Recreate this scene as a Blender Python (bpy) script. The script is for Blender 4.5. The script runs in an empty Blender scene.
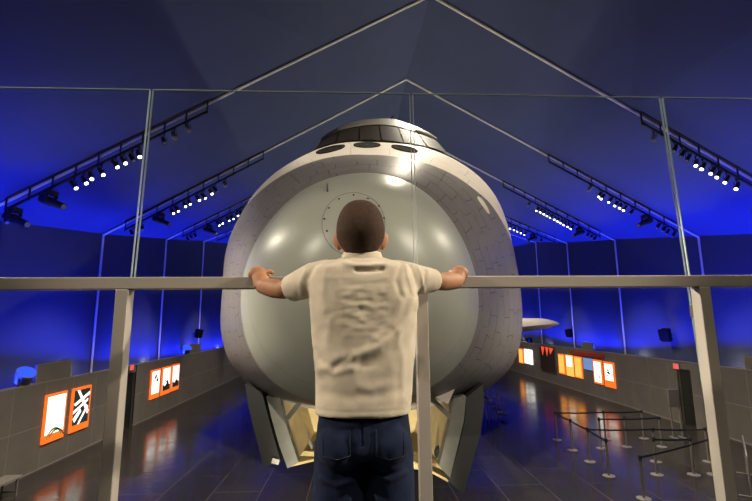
import bpy, bmesh, math, random
import numpy as np
from mathutils import Vector, Matrix, noise
random.seed(7)
S = bpy.context.scene
COL = S.collection
PI = math.pi
W, HH = 752.0, 501.0
# ---------------------------------------------------------------- camera
F = 439.556; PITCH = math.radians(9.154); YAW = math.radians(2.573); ROLL = math.radians(-0.452)
EYE = Vector((0, 0, 4.27))
FWD = Vector((math.sin(YAW)*math.cos(PITCH), math.cos(YAW)*math.cos(PITCH), math.sin(PITCH)))
_r = Vector((math.cos(YAW), -math.sin(YAW), 0)); _u = _r.cross(FWD)
RT = _r*math.cos(ROLL) + _u*math.sin(ROLL); UP = -_r*math.sin(ROLL) + _u*math.cos(ROLL)
cam = bpy.data.cameras.new('camera'); co = bpy.data.objects.new('camera', cam); COL.objects.link(co)
cam.sensor_width = 36; cam.lens = F/W*36; cam.clip_end = 200; cam.clip_start = .05
m = Matrix.Identity(4)
for i in range(3):
    m[i][0] = RT[i]; m[i][1] = UP[i]; m[i][2] = -FWD[i]; m[i][3] = EYE[i]
co.matrix_world = m
S.camera = co

def ray(px, py): return FWD*F + RT*(px-376) - UP*(py-250.5)
def atY(px, py, y): d = ray(px, py); return EYE + d*(y/d.y)
def atX(px, py, x): d = ray(px, py); return EYE + d*(x/d.x)
def atZ(px, py, z): d = ray(px, py); return EYE + d*((z-EYE.z)/d.z)

# ---------------------------------------------------------------- materials
def mat(name, col, rough=.5, metal=0, spec=.5, emit=None, es=0, var=0, vscale=8, bump=0, bscale=40, coat=0, sss=0):
    M = bpy.data.materials.new(name); M.use_nodes = True
    nt = M.node_tree; b = nt.nodes['Principled BSDF']
    b.inputs['Base Color'].default_value = (*col, 1); b.inputs['Roughness'].default_value = rough
    b.inputs['Metallic'].default_value = metal; b.inputs['Specular IOR Level'].default_value = spec
    b.inputs['Coat Weight'].default_value = coat
    if sss:
        b.inputs['Subsurface Weight'].default_value = sss; b.inputs['Subsurface Radius'].default_value = (.01, .004, .002)
        b.inputs['Subsurface Scale'].default_value = .5
    if emit:
        b.inputs['Emission Color'].default_value = (*emit, 1); b.inputs['Emission Strength'].default_value = es
    tc = nt.nodes.new('ShaderNodeTexCoord')
    if var:
        n = nt.nodes.new('ShaderNodeTexNoise'); n.inputs['Scale'].default_value = vscale; n.inputs['Detail'].default_value = 5
        nt.links.new(tc.outputs['Object'], n.inputs['Vector'])
        r = nt.nodes.new('ShaderNodeValToRGB')
        r.color_ramp.elements[0].color = (*[c*(1-var) for c in col], 1); r.color_ramp.elements[1].color = (*[min(1, c*(1+var)) for c in col], 1)
        r.color_ramp.elements[0].position = .3; r.color_ramp.elements[1].position = .7
        nt.links.new(n.outputs['Fac'], r.inputs['Fac']); nt.links.new(r.outputs['Color'], b.inputs['Base Color'])
    if bump:
        n2 = nt.nodes.new('ShaderNodeTexNoise'); n2.inputs['Scale'].default_value = bscale; n2.inputs['Detail'].default_value = 4
        nt.links.new(tc.outputs['Object'], n2.inputs['Vector'])
        bp = nt.nodes.new('ShaderNodeBump'); bp.inputs['Strength'].default_value = bump; bp.inputs['Distance'].default_value = .01
        nt.links.new(n2.outputs['Fac'], bp.inputs['Height']); nt.links.new(bp.outputs['Normal'], b.inputs['Normal'])
    return M

def glow(name, col, st):
    M = bpy.data.materials.new(name); M.use_nodes = True; nt = M.node_tree
    b = nt.nodes['Principled BSDF']; b.inputs['Base Color'].default_value = (*[c*.5 for c in col], 1)
    b.inputs['Emission Color'].default_value = (*col, 1); b.inputs['Emission Strength'].default_value = st
    b.inputs['Roughness'].default_value = .3
    return M

def glass_mat():
    M = bpy.data.materials.new('clear_glass'); M.use_nodes = True; nt = M.node_tree; N = nt.nodes
    N.remove(N['Principled BSDF']); out = N['Material Output']
    t = N.new('ShaderNodeBsdfTransparent'); t.inputs['Color'].default_value = (.965, .985, .98, 1)
    g = N.new('ShaderNodeBsdfGlossy'); g.inputs['Roughness'].default_value = .02
    fr = N.new('ShaderNodeFresnel'); fr.inputs['IOR'].default_value = 1.35
    mx = N.new('ShaderNodeMixShader')
    ge = N.new('ShaderNodeNewGeometry'); sb = N.new('ShaderNodeMath'); sb.operation = 'SUBTRACT'; sb.inputs[0].default_value = 1; ml = N.new('ShaderNodeMath'); ml.operation = 'MULTIPLY'
    nt.links.new(ge.outputs['Backfacing'], sb.inputs[1]); nt.links.new(sb.outputs[0], ml.inputs[0]); nt.links.new(fr.outputs[0], ml.inputs[1])   # reflect at the outer face only
    nt.links.new(ml.outputs[0], mx.inputs[0]); nt.links.new(t.outputs[0], mx.inputs[1]); nt.links.new(g.outputs[0], mx.inputs[2])
    nt.links.new(mx.outputs[0], out.inputs[0]); return M

def floor_mat():
    M = bpy.data.materials.new('dark_plank_floor'); M.use_nodes = True; nt = M.node_tree; N = nt.nodes; L = nt.links
    b = N['Principled BSDF']; tc = N.new('ShaderNodeTexCoord')
    mp = N.new('ShaderNodeMapping'); mp.inputs['Rotation'].default_value = (0, 0, math.radians(90))
    L.new(tc.outputs['Object'], mp.inputs['Vector'])
    br = N.new('ShaderNodeTexBrick'); br.inputs['Scale'].default_value = 1; br.inputs['Brick Width'].default_value = 2.44
    br.inputs['Row Height'].default_value = 1.22; br.inputs['Mortar Size'].default_value = .012; br.inputs['Mortar Smooth'].default_value = .3
    br.inputs['Color1'].default_value = (.036, .032, .027, 1); br.inputs['Color2'].default_value = (.043, .038, .032, 1); br.inputs['Mortar'].default_value = (.115, .10, .085, 1)
    L.new(mp.outputs[0], br.inputs['Vector'])
    n = N.new('ShaderNodeTexNoise'); n.inputs['Scale'].default_value = 1.1; n.inputs['Detail'].default_value = 6; L.new(tc.outputs['Object'], n.inputs['Vector'])
    mx = N.new('ShaderNodeMix'); mx.data_type = 'RGBA'; mx.blend_type = 'MULTIPLY'; mx.inputs[0].default_value = .45
    L.new(br.outputs['Color'], mx.inputs[6]); L.new(n.outputs['Color'], mx.inputs[7]); L.new(mx.outputs[2], b.inputs['Base Color'])
    mr = N.new('ShaderNodeMapRange'); mr.inputs[1].default_value = .3; mr.inputs[2].default_value = .7; mr.inputs[3].default_value = .11; mr.inputs[4].default_value = .22
    L.new(n.outputs['Fac'], mr.inputs[0]); L.new(mr.outputs[0], b.inputs['Roughness'])
    mp2 = N.new('ShaderNodeMapping'); mp2.inputs['Scale'].default_value = (3.0, 9.0, 1); L.new(tc.outputs['Object'], mp2.inputs['Vector'])
    n2 = N.new('ShaderNodeTexNoise'); n2.inputs['Scale'].default_value = 1; n2.inputs['Detail'].default_value = 3; L.new(mp2.outputs[0], n2.inputs['Vector'])
    bp = N.new('ShaderNodeBump'); bp.inputs['Strength'].default_value = .22; bp.inputs['Distance'].default_value = .02
    L.new(n2.outputs['Fac'], bp.inputs['Height']); L.new(bp.outputs['Normal'], b.inputs['Normal'])
    b.inputs['Specular IOR Level'].default_value = .36
    return M

def tile_mat(name, c1, c2, mortar, bw, rh, msz=.016, rough=.55, warp=.05, spec=.4):
    """heat tiles laid on the UV map of the hull (u around in metres, v along in metres)"""
    M = bpy.data.materials.new(name); M.use_nodes = True; nt = M.node_tree; N = nt.nodes; L = nt.links
    b = N['Principled BSDF']; b.inputs['Roughness'].default_value = rough; b.inputs['Specular IOR Level'].default_value = spec
    uv = N.new('ShaderNodeUVMap'); uv.uv_map = 'UVMap'
    n = N.new('ShaderNodeTexNoise'); n.inputs['Scale'].default_value = 1.6; n.inputs['Detail'].default_value = 3; L.new(uv.outputs[0], n.inputs['Vector'])
    sc = N.new('ShaderNodeVectorMath'); sc.operation = 'SCALE'; sc.inputs['Scale'].default_value = warp*4; L.new(n.outputs['Color'], sc.inputs[0])
    ad = N.new('ShaderNodeVectorMath'); ad.operation = 'ADD'; L.new(uv.outputs[0], ad.inputs[0]); L.new(sc.outputs[0], ad.inputs[1])
    br = N.new('ShaderNodeTexBrick'); br.inputs['Scale'].default_value = 1; br.inputs['Brick Width'].default_value = bw; br.inputs['Row Height'].default_value = rh
    br.inputs['Mortar Size'].default_value = msz*.4; br.inputs['Mortar Smooth'].default_value = .1
    br.offset = .37; br.squash = 1.4; br.squash_frequency = 3
    br.inputs['Color1'].default_value = (*c1, 1); br.inputs['Color2'].default_value = (*c2, 1); br.inputs['Mortar'].default_value = (*mortar, 1)
    L.new(ad.outputs[0], br.inputs['Vector'])
    # seams come and go along their length
    n3 = N.new('ShaderNodeTexNoise'); n3.inputs['Scale'].default_value = 3.3; L.new(uv.outputs[0], n3.inputs['Vector'])
    rr = N.new('ShaderNodeValToRGB'); rr.color_ramp.elements[0].position = .40; rr.color_ramp.elements[1].position = .52; L.new(n3.outputs['Fac'], rr.inputs['Fac'])
    mx = N.new('ShaderNodeMix'); mx.data_type = 'RGBA'; L.new(rr.outputs['Color'], mx.inputs[0])
    n4 = N.new('ShaderNodeTexNoise'); n4.inputs['Scale'].default_value = 5; n4.inputs['Detail'].default_value = 6; L.new(uv.outputs[0], n4.inputs['Vector'])
    r4 = N.new('ShaderNodeValToRGB'); r4.color_ramp.elements[0].color = (*[c*.82 for c in c1], 1); r4.color_ramp.elements[1].color = (*[c*1.12 for c in c2], 1)
    L.new(n4.outputs['Fac'], r4.inputs['Fac'])
    L.new(r4.outputs['Color'], mx.inputs[6]); L.new(br.outputs['Color'], mx.inputs[7]); L.new(mx.outputs[2], b.inputs['Base Color'])
    bp = N.new('ShaderNodeBump'); bp.inputs['Strength'].default_value = .15; bp.inputs['Distance'].default_value = .01; bp.invert = True
    L.new(br.outputs['Fac'], bp.inputs['Height']); L.new(bp.outputs['Normal'], b.inputs['Normal'])
    return M

def cap_mat():
    M = bpy.data.materials.new('grey_nose_cap'); M.use_nodes = True; nt = M.node_tree; N = nt.nodes; L = nt.links
    b = N['Principled BSDF']; b.inputs['Roughness'].default_value = .36; b.inputs['Specular IOR Level'].default_value = .45
    uv = N.new('ShaderNodeUVMap'); uv.uv_map = 'UVMap'; sp = N.new('ShaderNodeSeparateXYZ'); L.new(uv.outputs[0], sp.inputs[0])
    r = N.new('ShaderNodeValToRGB'); cr = r.color_ramp; base = (.40, .405, .355, 1); dk = (.26, .265, .235, 1)
    cr.elements[0].position = 0; cr.elements[0].color = base; cr.elements[1].position = 1; cr.elements[1].color = base
    for p, c in ((.866, base), (.869, dk), (.872, base), (.99, base), (.994, dk)):
        e = cr.elements.new(p); e.color = c
    L.new(sp.outputs['Y'], r.inputs['Fac'])
    tc = N.new('ShaderNodeTexCoord'); n = N.new('ShaderNodeTexNoise'); n.inputs['Scale'].default_value = 2.5; n.inputs['Detail'].default_value = 6; L.new(tc.outputs['Object'], n.inputs['Vector'])
    mr = N.new('ShaderNodeMapRange'); mr.inputs[3].default_value = .84; mr.inputs[4].default_value = 1.1; L.new(n.outputs['Fac'], mr.inputs[0])
    mx = N.new('ShaderNodeVectorMath'); mx.operation = 'SCALE'; L.new(r.outputs['Color'], mx.inputs[0]); L.new(mr.outputs[0], mx.inputs['Scale'])
    L.new(mx.outputs[0], b.inputs['Base Color'])
    return M

def cloth_mat(name, col, scale=900, var=.12, rough=.9, sheen=.2, bump=.2):
    M = mat(name, col, rough, spec=.15, var=var, vscale=14, bump=bump, bscale=scale)
    b = M.node_tree.nodes['Principled BSDF']; b.inputs['Sheen Weight'].default_value = sheen; return M

MT = dict(
    fabric=mat('tent_fabric', (.070, .084, .145), .8, spec=.15, var=.06, vscale=.5),
    rib=mat('pale_rib', (.86, .80, .68), .5),
    floor=floor_mat(),
    deck=mat('grey_platform', (.12, .12, .12), .6, var=.2, vscale=6),
    panel=mat('taupe_panel', (.155, .135, .112), .55, var=.10, vscale=1.5),
    pframe=mat('panel_frame', (.27, .24, .20), .5),
    steel=mat('painted_rail', (.50, .45, .39), .38, metal=.25, bump=.02, bscale=120),
    glass=glass_mat(),
    gedge=mat('glass_edge', (.55, .68, .66), .2, spec=.8),
    clamp=mat('clamp_metal', (.18, .17, .16), .35, metal=.8),
    black=mat('black_metal', (.012, .012, .013), .45),
    ringm=mat('ring_seam', (.20, .20, .175), .5), matte=mat('matte_black', (.008, .008, .008), .95, spec=.1),
    blackg=mat('black_gloss', (.01, .01, .012), .25),
    tan=mat('bare_fixture', (.32, .27, .19), .5),
    lens=glow('lit_lens', (1, .93, .8), 9),
    lensoff=mat('dim_lens', (.25, .24, .22), .15, spec=.8),
    chrome=mat('brushed_steel', (.25, .23, .195), .4, metal=.3),
    belt=mat('black_belt', (.012, .012, .02), .7),
    orange=glow('backlit_orange', (1, .15, .015), 1.3),
    amber=glow('backlit_amber', (1, .40, .07), 1.5),
    white=glow('backlit_white', (1, .95, .85), 1.7),
    red=glow('backlit_red', (1, .10, .03), .9),
    bluep=glow('backlit_blue', (.25, .42, .85), .55),
    bluep2=mat('print_pale', (.6, .65, .7), .5),
    mural=mat('print_brown', (.05, .035, .025), .4),
    dim=mat('print_black', (.02, .02, .02), .5),
    dgreen=mat('print_grey_green', (.05, .065, .06), .5),
    green=mat('print_green', (.2, .42, .1), .5),
    redp=mat('print_red', (.42, .05, .02), .5),
    exitred=glow('exit_red', (1, .13, .12), .75),
    cap=cap_mat(),
    tiles=tile_mat('grey_heat_tiles', (.185, .17, .17), (.205, .188, .185), (.03, .026, .026), .36, .26, rough=.42),
    hood=tile_mat('white_hood', (.72, .64, .57), (.74, .66, .59), (.35, .31, .28), .62, .5, .01, warp=.02),
    wingm=mat('wing_white', (.24, .215, .175), .5),
    roofm=mat('cream_roof', (.12, .105, .072), .55, var=.08),
    wframe=mat('window_frame_dark', (.030, .029, .020), .7, spec=.05),
    pane=mat('dark_cockpit_glass', (.016, .012, .008), .55, spec=.06),
    black_tile=tile_mat('dark_door_tiles', (.03, .032, .032), (.036, .036, .034), (.012, .012, .012), .3, .3),
    dgrey=mat('door_edge_grey', (.15, .15, .13), .5, var=.1),
    cream=mat('cream_lining', (.62, .49, .24), .5, var=.12, vscale=5),
    rubber=mat('tyre_rubber', (.02, .02, .02), .7),
    whitep=mat('white_strut', (.75, .70, .63), .4),
    skin=mat('skin', (.38, .185, .095), .6, spec=.3, var=.10, vscale=30, bump=.05, bscale=300, sss=.08),
    hair=mat('buzz_cut_hair', (.058, .033, .021), .8, spec=.2, var=.18, vscale=90, bump=.35, bscale=900),
    shirt=cloth_mat('cream_pique', (.66, .58, .45)),
    denim=cloth_mat('dark_denim', (.012, .020, .050), 1100, var=.35, bump=.3, sheen=.03),
    stitch=cloth_mat('denim_stitch', (.016, .024, .05), 1100),
    shoe=mat('shoe_grey', (.08, .08, .09), .6), sole=mat('shoe_sole', (.6, .6, .58), .6),
    eyew=mat('eye_white', (.8, .78, .75), .2), iris=mat('eye_iris', (.03, .015, .01), .1),
)

# ---------------------------------------------------------------- mesh helpers
def link(name, me, parent=None):
    o = bpy.data.objects.new(name, me); COL.objects.link(o)
    if parent: o.parent = parent
    return o
def obj(name, bm, m_, parent=None, smooth=False, origin=None):
    me = bpy.data.meshes.new(name)
    bmesh.ops.recalc_face_normals(bm, faces=bm.faces)
    if smooth:
        for f in bm.faces: f.smooth = True
    bm.to_mesh(me); bm.free()
    for x in (m_ if isinstance(m_, (list, tuple)) else [m_]): me.materials.append(x)
    o = link(name, me, parent)
    if smooth and smooth != 'all':
        try: me.set_sharp_from_angle(angle=math.radians(smooth if smooth is not True else 40))
        except Exception: pass
    return o
def tag(o, label, cat, group=None):
    o['label'] = label; o['category'] = cat
    if group: o['group'] = group
    return o
def thing(name, label, cat, loc=(0, 0, 0), rz=0, group=None):
    o = bpy.data.objects.new(name, None); COL.objects.link(o); o.location = loc; o.rotation_euler = (0, 0, rz); o.empty_display_size = .1
    return tag(o, label, cat, group)
def struct(o): o['kind'] = 'structure'; return o
def copy_tree(o, parent=None):
    c = o.copy(); COL.objects.link(c)
    if parent: c.parent = parent
    for ch in list(o.children): copy_tree(ch, c)
    return c
def box(bm, c, s, rot=None, bevel=0):
    r = bmesh.ops.create_cube(bm, size=1); vs = r['verts']
    bmesh.ops.scale(bm, vec=s, verts=vs)
    if bevel:
        es = list({e for v in vs for e in v.link_edges})
        rb = bmesh.ops.bevel(bm, geom=es, offset=bevel, segments=2, affect='EDGES', profile=.5); vs = list({v for f in rb['faces'] for v in f.verts} | {v for v in vs if v.is_valid})
    if rot: bmesh.ops.rotate(bm, cent=(0, 0, 0), matrix=rot, verts=vs)
    bmesh.ops.translate(bm, vec=c, verts=vs); return vs
def frame_of(t):
    t = t.normalized(); a = Vector((0, 0, 1)) if abs(t.z) < .9 else Vector((0, 1, 0))
    x = t.cross(a).normalized(); return x, x.cross(t)
def tube(bm, pts, rad, n=12, cap=True, flat=1.0):
    """lofted round tube through points; rad scalar or list; flat scales the second axis"""
    pts = [Vector(p) for p in pts]; k = len(pts)
    if not hasattr(rad, '__len__'): rad = [rad]*k
    rings = []; px = None
    for i, p in enumerate(pts):
        t = (pts[min(i+1, k-1)]-pts[max(i-1, 0)])
        if px is None: x, y = frame_of(t)
        else:
            t.normalize(); x = (px - t*px.dot(t)).normalized(); y = x.cross(t)
        px = x
        rings.append([bm.verts.new(p + (x*math.cos(2*PI*j/n) + y*math.sin(2*PI*j/n)*flat)*rad[i]) for j in range(n)])
    for a, b in zip(rings, rings[1:]):
        for j in range(n): bm.faces.new((a[j], a[(j+1) % n], b[(j+1) % n], b[j]))
    if cap: bm.faces.new(rings[0][::-1]); bm.faces.new(rings[-1])
    return rings
def bar(bm, a, b, w, h):
    """rectangular bar from a to b"""
    a = Vector(a); b = Vector(b); x, y = frame_of(b-a)
    vs = [[bm.verts.new(p + x*sx*w/2 + y*sy*h/2) for sx, sy in ((-1, -1), (1, -1), (1, 1), (-1, 1))] for p in (a, b)]
    for j in range(4): bm.faces.new((vs[0][j], vs[0][(j+1) % 4], vs[1][(j+1) % 4], vs[1][j]))
    bm.faces.new(vs[0][::-1]); bm.faces.new(vs[1])
def loft(bm, rings, close=True, cap=(False, False), uv=None):
    n = len(rings[0]); V = [[bm.verts.new(p) for p in r] for r in rings]
    lay = bm.loops.layers.uv.get('UVMap') or bm.loops.layers.uv.new('UVMap') if uv else None
    for i in range(len(V)-1):
        for j in range(n if close else n-1):
            k = (j+1) % n
            try: f = bm.faces.new((V[i][j], V[i][k], V[i+1][k], V[i+1][j]))
            except ValueError: continue
            if uv:
                us = [uv(i, j), uv(i, j+1), uv(i+1, j+1), uv(i+1, j)]
                for l, q in zip(f.loops, us): l[lay].uv = q
    if cap[0]: bm.faces.new(V[0][::-1])
    if cap[1]: bm.faces.new(V[-1])
    return V
def ell(bm, c, r, rot=None, seg=20, rings=14):
    q = bmesh.ops.create_uvsphere(bm, u_segments=seg, v_segments=rings, radius=1); vs = q['verts']
    bmesh.ops.scale(bm, vec=r, verts=vs)
    if rot: bmesh.ops.rotate(bm, cent=(0, 0, 0), matrix=rot, verts=vs)
    bmesh.ops.translate(bm, vec=c, verts=vs); return vs
def disc(bm, c, nrm, r, th, n=20):
    nrm = Vector(nrm).normalized(); tube(bm, [Vector(c), Vector(c)+nrm*th], r, n)
def prism(bm, poly, off):
    """poly: list of 3-D points, extruded by the vector off"""
    off = Vector(off); a = [bm.verts.new(p) for p in poly]; b = [bm.verts.new(Vector(p)+off) for p in poly]; n = len(a)
    bm.faces.new(a); bm.faces.new(b[::-1])
    for j in range(n): bm.faces.new((a[j], b[j], b[(j+1) % n], a[(j+1) % n]))
def quad_grid(bm, P, nu, nv):
    V = [[bm.verts.new(P(i/nu, j/nv)) for j in range(nv+1)] for i in range(nu+1)]
    for i in range(nu):
        for j in range(nv): bm.faces.new((V[i][j], V[i+1][j], V[i+1][j+1], V[i][j+1]))
def voxel(bm, size, smooth=4, fac=.5):
    """fuse overlapping closed shapes into one continuous surface"""
    me = bpy.data.meshes.new('tmp'); bm.to_mesh(me); bm.free()
    o = bpy.data.objects.new('tmp', me); COL.objects.link(o)
    r = o.modifiers.new('r', 'REMESH'); r.mode = 'VOXEL'; r.voxel_size = size
    s = o.modifiers.new('s', 'SMOOTH'); s.iterations = smooth; s.factor = fac
    dg = bpy.context.evaluated_depsgraph_get(); ev = o.evaluated_get(dg)
    me2 = bpy.data.meshes.new_from_object(ev)
    bpy.data.objects.remove(o); bpy.data.meshes.remove(me)
    nb = bmesh.new(); nb.from_mesh(me2); bpy.data.meshes.remove(me2); return nb

# ---------------------------------------------------------------- hall
WL, WR, PZ = 9.418, 13.426, 2.54          # low exhibit walls
Y0, SP = 17.3, 5.35                        # rib spacing
def ry(k): return Y0 + SP*k
apex = {0: atY(406, 79, ry(0)), -1: atY(430.4, -4.8, ry(-1)), 1: atY(396, 126, ry(1))}
axz = Vector((sum(apex[k].x for k in (0, -1))/2, 0, sum(apex[k].z for k in (0, -1))/2))
eL = {0: atY(103, 234, ry(0)), 1: atY(166, 239, ry(1)), 2: atY(203.5, 241, ry(2)), -1: atY(-28, 217, ry(-1))}
eR = {0: atY(698.5, 236, ry(0)), 1: atY(615, 239.5, ry(1)), 2: atY(567, 242.5, ry(2)), 3: atY(536, 242, ry(3))}
def eave(k, d, x):
    if k in d: return d[k]
    a, b = min(d), max(d); sl = (d[b].z-d[a].z)/(b-a)
    z = d[a].z + sl*(k-a) if k < a else d[b].z + sl*(k-b)
    return Vector((d[a].x if k < a else d[b].x, ry(k), max(5.6, min(10.8, z))))
KS = list(range(-5, 7))
RIB = {}
for k in KS:
    A = apex[k] if k in apex else Vector((axz.x, ry(k), axz.z))
    RIB[k] = (eave(k, eL, 0), A, eave(k, eR, 0))
YB, YE = ry(KS[0]), ry(KS[-1])
def strip(name, f, sub=3):
    bm = bmesh.new(); rings = [f(k) for k in KS]; loft(bm, rings, close=False); return struct(obj(name, bm, MT['fabric'], smooth='all'))
def roofrow(k):
    l, a, r = RIB[k]; return [l.lerp(a, t) for t in (0, .25, .5, .75, 1)] + [a.lerp(r, t) for t in (.25, .5, .75, 1)]
c_ = strip('ceiling', roofrow); c_.data.polygons.foreach_set('use_smooth', [False]*len(c_.data.polygons))
strip('wall_left', lambda k: [Vector((RIB[k][0].x, ry(k), 0)), RIB[k][0]])
strip('wall_right', lambda k: [Vector((RIB[k][2].x, ry(k), 0)), RIB[k][2]])
for nm, k in (('wall_back', KS[-1]), ('wall_front', KS[0])):
    l, a, r = RIB[k]; bm = bmesh.new()
    bm.faces.new([bm.verts.new(p) for p in (Vector((l.x, ry(k), 0)), l, a, r, Vector((r.x, ry(k), 0)))]); struct(obj(nm, bm, MT['fabric']))
bm = bmesh.new(); box(bm, (2, (YB+YE)/2, -.1), (34, YE-YB+2, .2)); struct(obj('floor', bm, MT['floor']))
n_ = 1
for k in KS:
    if k < -1: continue
    l, a, r = RIB[k]; bm = bmesh.new(); dn = Vector((0, -.05, -.05))
    tube(bm, [Vector((l.x+.05, ry(k)-.05, 2.0)), l+Vector((.05, -.05, -.03))], .042, 8)
    tube(bm, [l+Vector((.05, -.05, -.05)), a+dn], .042, 8); tube(bm, [a+dn, r+Vector((-.05, -.05, -.05))], .042, 8)
    tube(bm, [Vector((r.x-.05, ry(k)-.05, 2.0)), r+Vector((-.05, -.05, -.03))], .042, 8)
    struct(obj('trim_%d' % n_, bm, MT['rib'], smooth=True)); n_ += 1

# low exhibit walls: rows of taupe panels
DY0, DY1 = 17.7, 18.46      # doorway in the right wall
EY0, EY1 = atX(126, 400, -WL).y, atX(134.5, 400, -WL).y      # and in the left wall
def partition(name, label, X, sgn, y0, y1, gap=None):
    t = thing(name, label, 'partition wall', (X, y0, 0))
    bm = bmesh.new()
    for a, b in (((y0, gap[0]), (gap[1], y1)) if gap else ((y0, y1),)):
        box(bm, (sgn*.062, (a+b)/2-y0, PZ/2-.01), (.116, b-a, PZ-.02))
    obj('frame', bm, MT['pframe'], t)
    bm = bmesh.new(); box(bm, (sgn*.06, (y1-y0)/2, PZ-.015), (.14, y1-y0, .03)); obj('cap_rail', bm, MT['pframe'], t)
    y = y0
    while y < y1-.2:
        w = 1.3; a, b = y+.012, min(y+w, y1)-.012; y += w
        if gap and b > gap[0] and a < gap[1]:
            segs = [(a, gap[0])] if a < gap[0] else []
            if b > gap[1]: segs.append((gap[1], b))
            bm = bmesh.new(); box(bm, (sgn*.05, (max(a, gap[0])+min(b, gap[1]))/2-y0, 2.37), (.03, min(b, gap[1])-max(a, gap[0]), .3)); obj('header_panel', bm, MT['panel'], t)
        else: segs = [(a, b)]
        for a, b in segs:
            if b-a < .05: continue
            bm = bmesh.new()
            for z0, z1 in ((.05, 1.26), (1.28, 2.50)):
                box(bm, (sgn*.03, (a+b)/2-y0, (z0+z1)/2), (.06, b-a, z1-z0), bevel=.004)
            obj('panel', bm, MT['panel'], t)
    return t
partition('exhibit_partition', 'low taupe panelled exhibit wall along the left side of the hall', -WL, -1, 3.9, 43.5, (EY0, EY1))
partition('exhibit_partition', 'low taupe panelled exhibit wall along the right side with dark doorway', WR, 1, 6.0, 43.9, (DY0, DY1))
for nm, X, g_, DY0, DY1 in (('dark_doorway_1', WR, 1, DY0, DY1), ('dark_doorway_2', -WL, -1, EY0, EY1)):
    bm = bmesh.new(); box(bm, (X+g_*.14, (DY0+DY1)/2, 1.1), (.03, DY1-DY0, 2.2)); d1 = struct(obj(nm, bm, MT['matte']))  # black sheet paints in the deep shade of the open doorway
    bm = bmesh.new(); ell(bm, (X+g_*.10, DY0+.1, 1.05), (.04, .03, .03), seg=10, rings=8); tube(bm, [(X+g_*.13, DY0+.1, 1.05), (X+g_*.10, DY0+.1, 1.05)], .012, 8); obj('added_handle', bm, MT['chrome'], d1, smooth=True)

# ---------------------------------------------------------------- viewing platform, railing, glass
ZP = 3.37; RY = 1.67; RZ = ZP+1.07
bm = bmesh.new(); box(bm, (.25, -2.1, ZP/2-.002), (8.5, 7.8, ZP-.004)); struct(obj('platform', bm, MT['deck']))
t = thing('railing', 'taupe painted metal railing with square posts that the boy grips', 'railing', (.25, RY, ZP))
ox, oy, oz = -.25, -RY, -ZP
bm = bmesh.new(); box(bm, (0, .025, 1.07-.0225), (7.8, .05, .045), bevel=.003); obj('top_rail', bm, MT['steel'], t)
for xp in (-.869-1.118*2, -.869-1.118, -.869, .249, 1.368, 1.368+1.118, 1.368+1.118*2):
    bm = bmesh.new(); box(bm, (xp+ox, .025, (1.025)/2), (.045, .05, 1.025), bevel=.003); obj('post', bm, MT['steel'], t)
    bm = bmesh.new(); box(bm, (xp+ox, .025, .006), (.11, .095, .012), bevel=.002); obj('base_plate', bm, MT['steel'], t)
GY = 1.774; TILT = .040        # the panes lean a little away from the railing
J = [atY(131.6, 283, GY).x, atY(416.6, 283, GY).x, atY(690, 283, GY).x]
J = [J[0]-1.13] + J + [J[3-1]+1.13]
edges = [(-3.2, J[0])] + list(zip(J, J[1:])) + [(J[-1], 3.7)]
gl = ['far left frameless glass pane, mostly outside the picture', 'frameless glass pane left of the boy, meeting the left picture edge', 'frameless glass pane behind the boy and his left arm',
      'frameless glass pane right of the boy, in front of the right hull', 'frameless glass pane at the right picture edge', 'far right frameless glass pane outside the picture']
for (a, b), lb in zip(edges, gl):
    if b < -1.9 or a > 2.4: continue
    a += .006; b -= .006
    t = thing('glass_balustrade', lb, 'glass panel', ((a+b)/2, GY-.912*TILT*1.13, ZP), group='glass balustrade panels'); t.rotation_euler = (-TILT, 0, 0)
    w = b-a; h = 1.902; th = .010
    bm = bmesh.new(); box(bm, (0, th/2, h/2), (w-.004, th, h-.004)); obj('pane', bm, MT['glass'], t)
    bm = bmesh.new()
    box(bm, (0, th/2, h-.001), (w, th, .002)); obj('top_edge', bm, MT['gedge'], t)
    for s in (-1, 1):
        bm = bmesh.new(); box(bm, (s*(w/2-.001), th/2, h/2-.002), (.002, th, h-.004)); obj('side_edge', bm, MT['gedge'], t)
# glass clamps bridging post and panes
for xj, xp, lb in ((J[3], 1.368, 'right'),):
    t = thing('glass_clamp', 'small dark clamp holding the glass joint at the %s railing post' % lb, 'bracket', ((xj+xp)/2, RY+.05, RZ-.14))
    lo, hi = min(xj-.02, xp-.02), max(xj+.02, xp+.02)
    bm = bmesh.new(); box(bm, (0, .011, 0), (hi-lo, .02, .05), bevel=.003); obj('plate', bm, MT['clamp'], t)
    bm = bmesh.new(); disc(bm, (xj-(xj+xp)/2, .019, 0), (0, 1, 0), .012, .004, 14); obj('bolt', bm, MT['chrome'], t, smooth=True)

# ---------------------------------------------------------------- shuttle orbiter
sh = thing('space_shuttle', 'huge grey and white space shuttle seen nose-on filling the hall', 'spacecraft', (.3, 8.0, 0))
shl = Vector(sh.location)
def sobj(name, bm, m_, smooth=True, parent=None):
    bmesh.ops.translate(bm, vec=-shl, verts=bm.verts); return obj(name, bm, m_, parent or sh, smooth)
CPX = (360.0, 285.0); NT = 120
def polar(pts, harm):
    """smooth closed outline: Fourier fit of the radius against the angle about CPX"""
    a = np.array([math.atan2(-(y-CPX[1]), x-CPX[0]) for x, y in pts]); r = np.array([math.hypot(x-CPX[0], y-CPX[1]) for x, y in pts])
    A = np.column_stack([np.ones_like(a)] + [f(k*a) for k in range(1, harm+1) for f in (np.cos, np.sin)])
    c = np.linalg.solve(A.T@A + np.diag([0]+[.002*k**2 for k in range(1, harm+1) for _ in (0, 1)]), A.T@r)
    return lambda th: float(c @ np.array([1]+[f(k*th) for k in range(1, harm+1) for f in (math.cos, math.sin)]))
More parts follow.
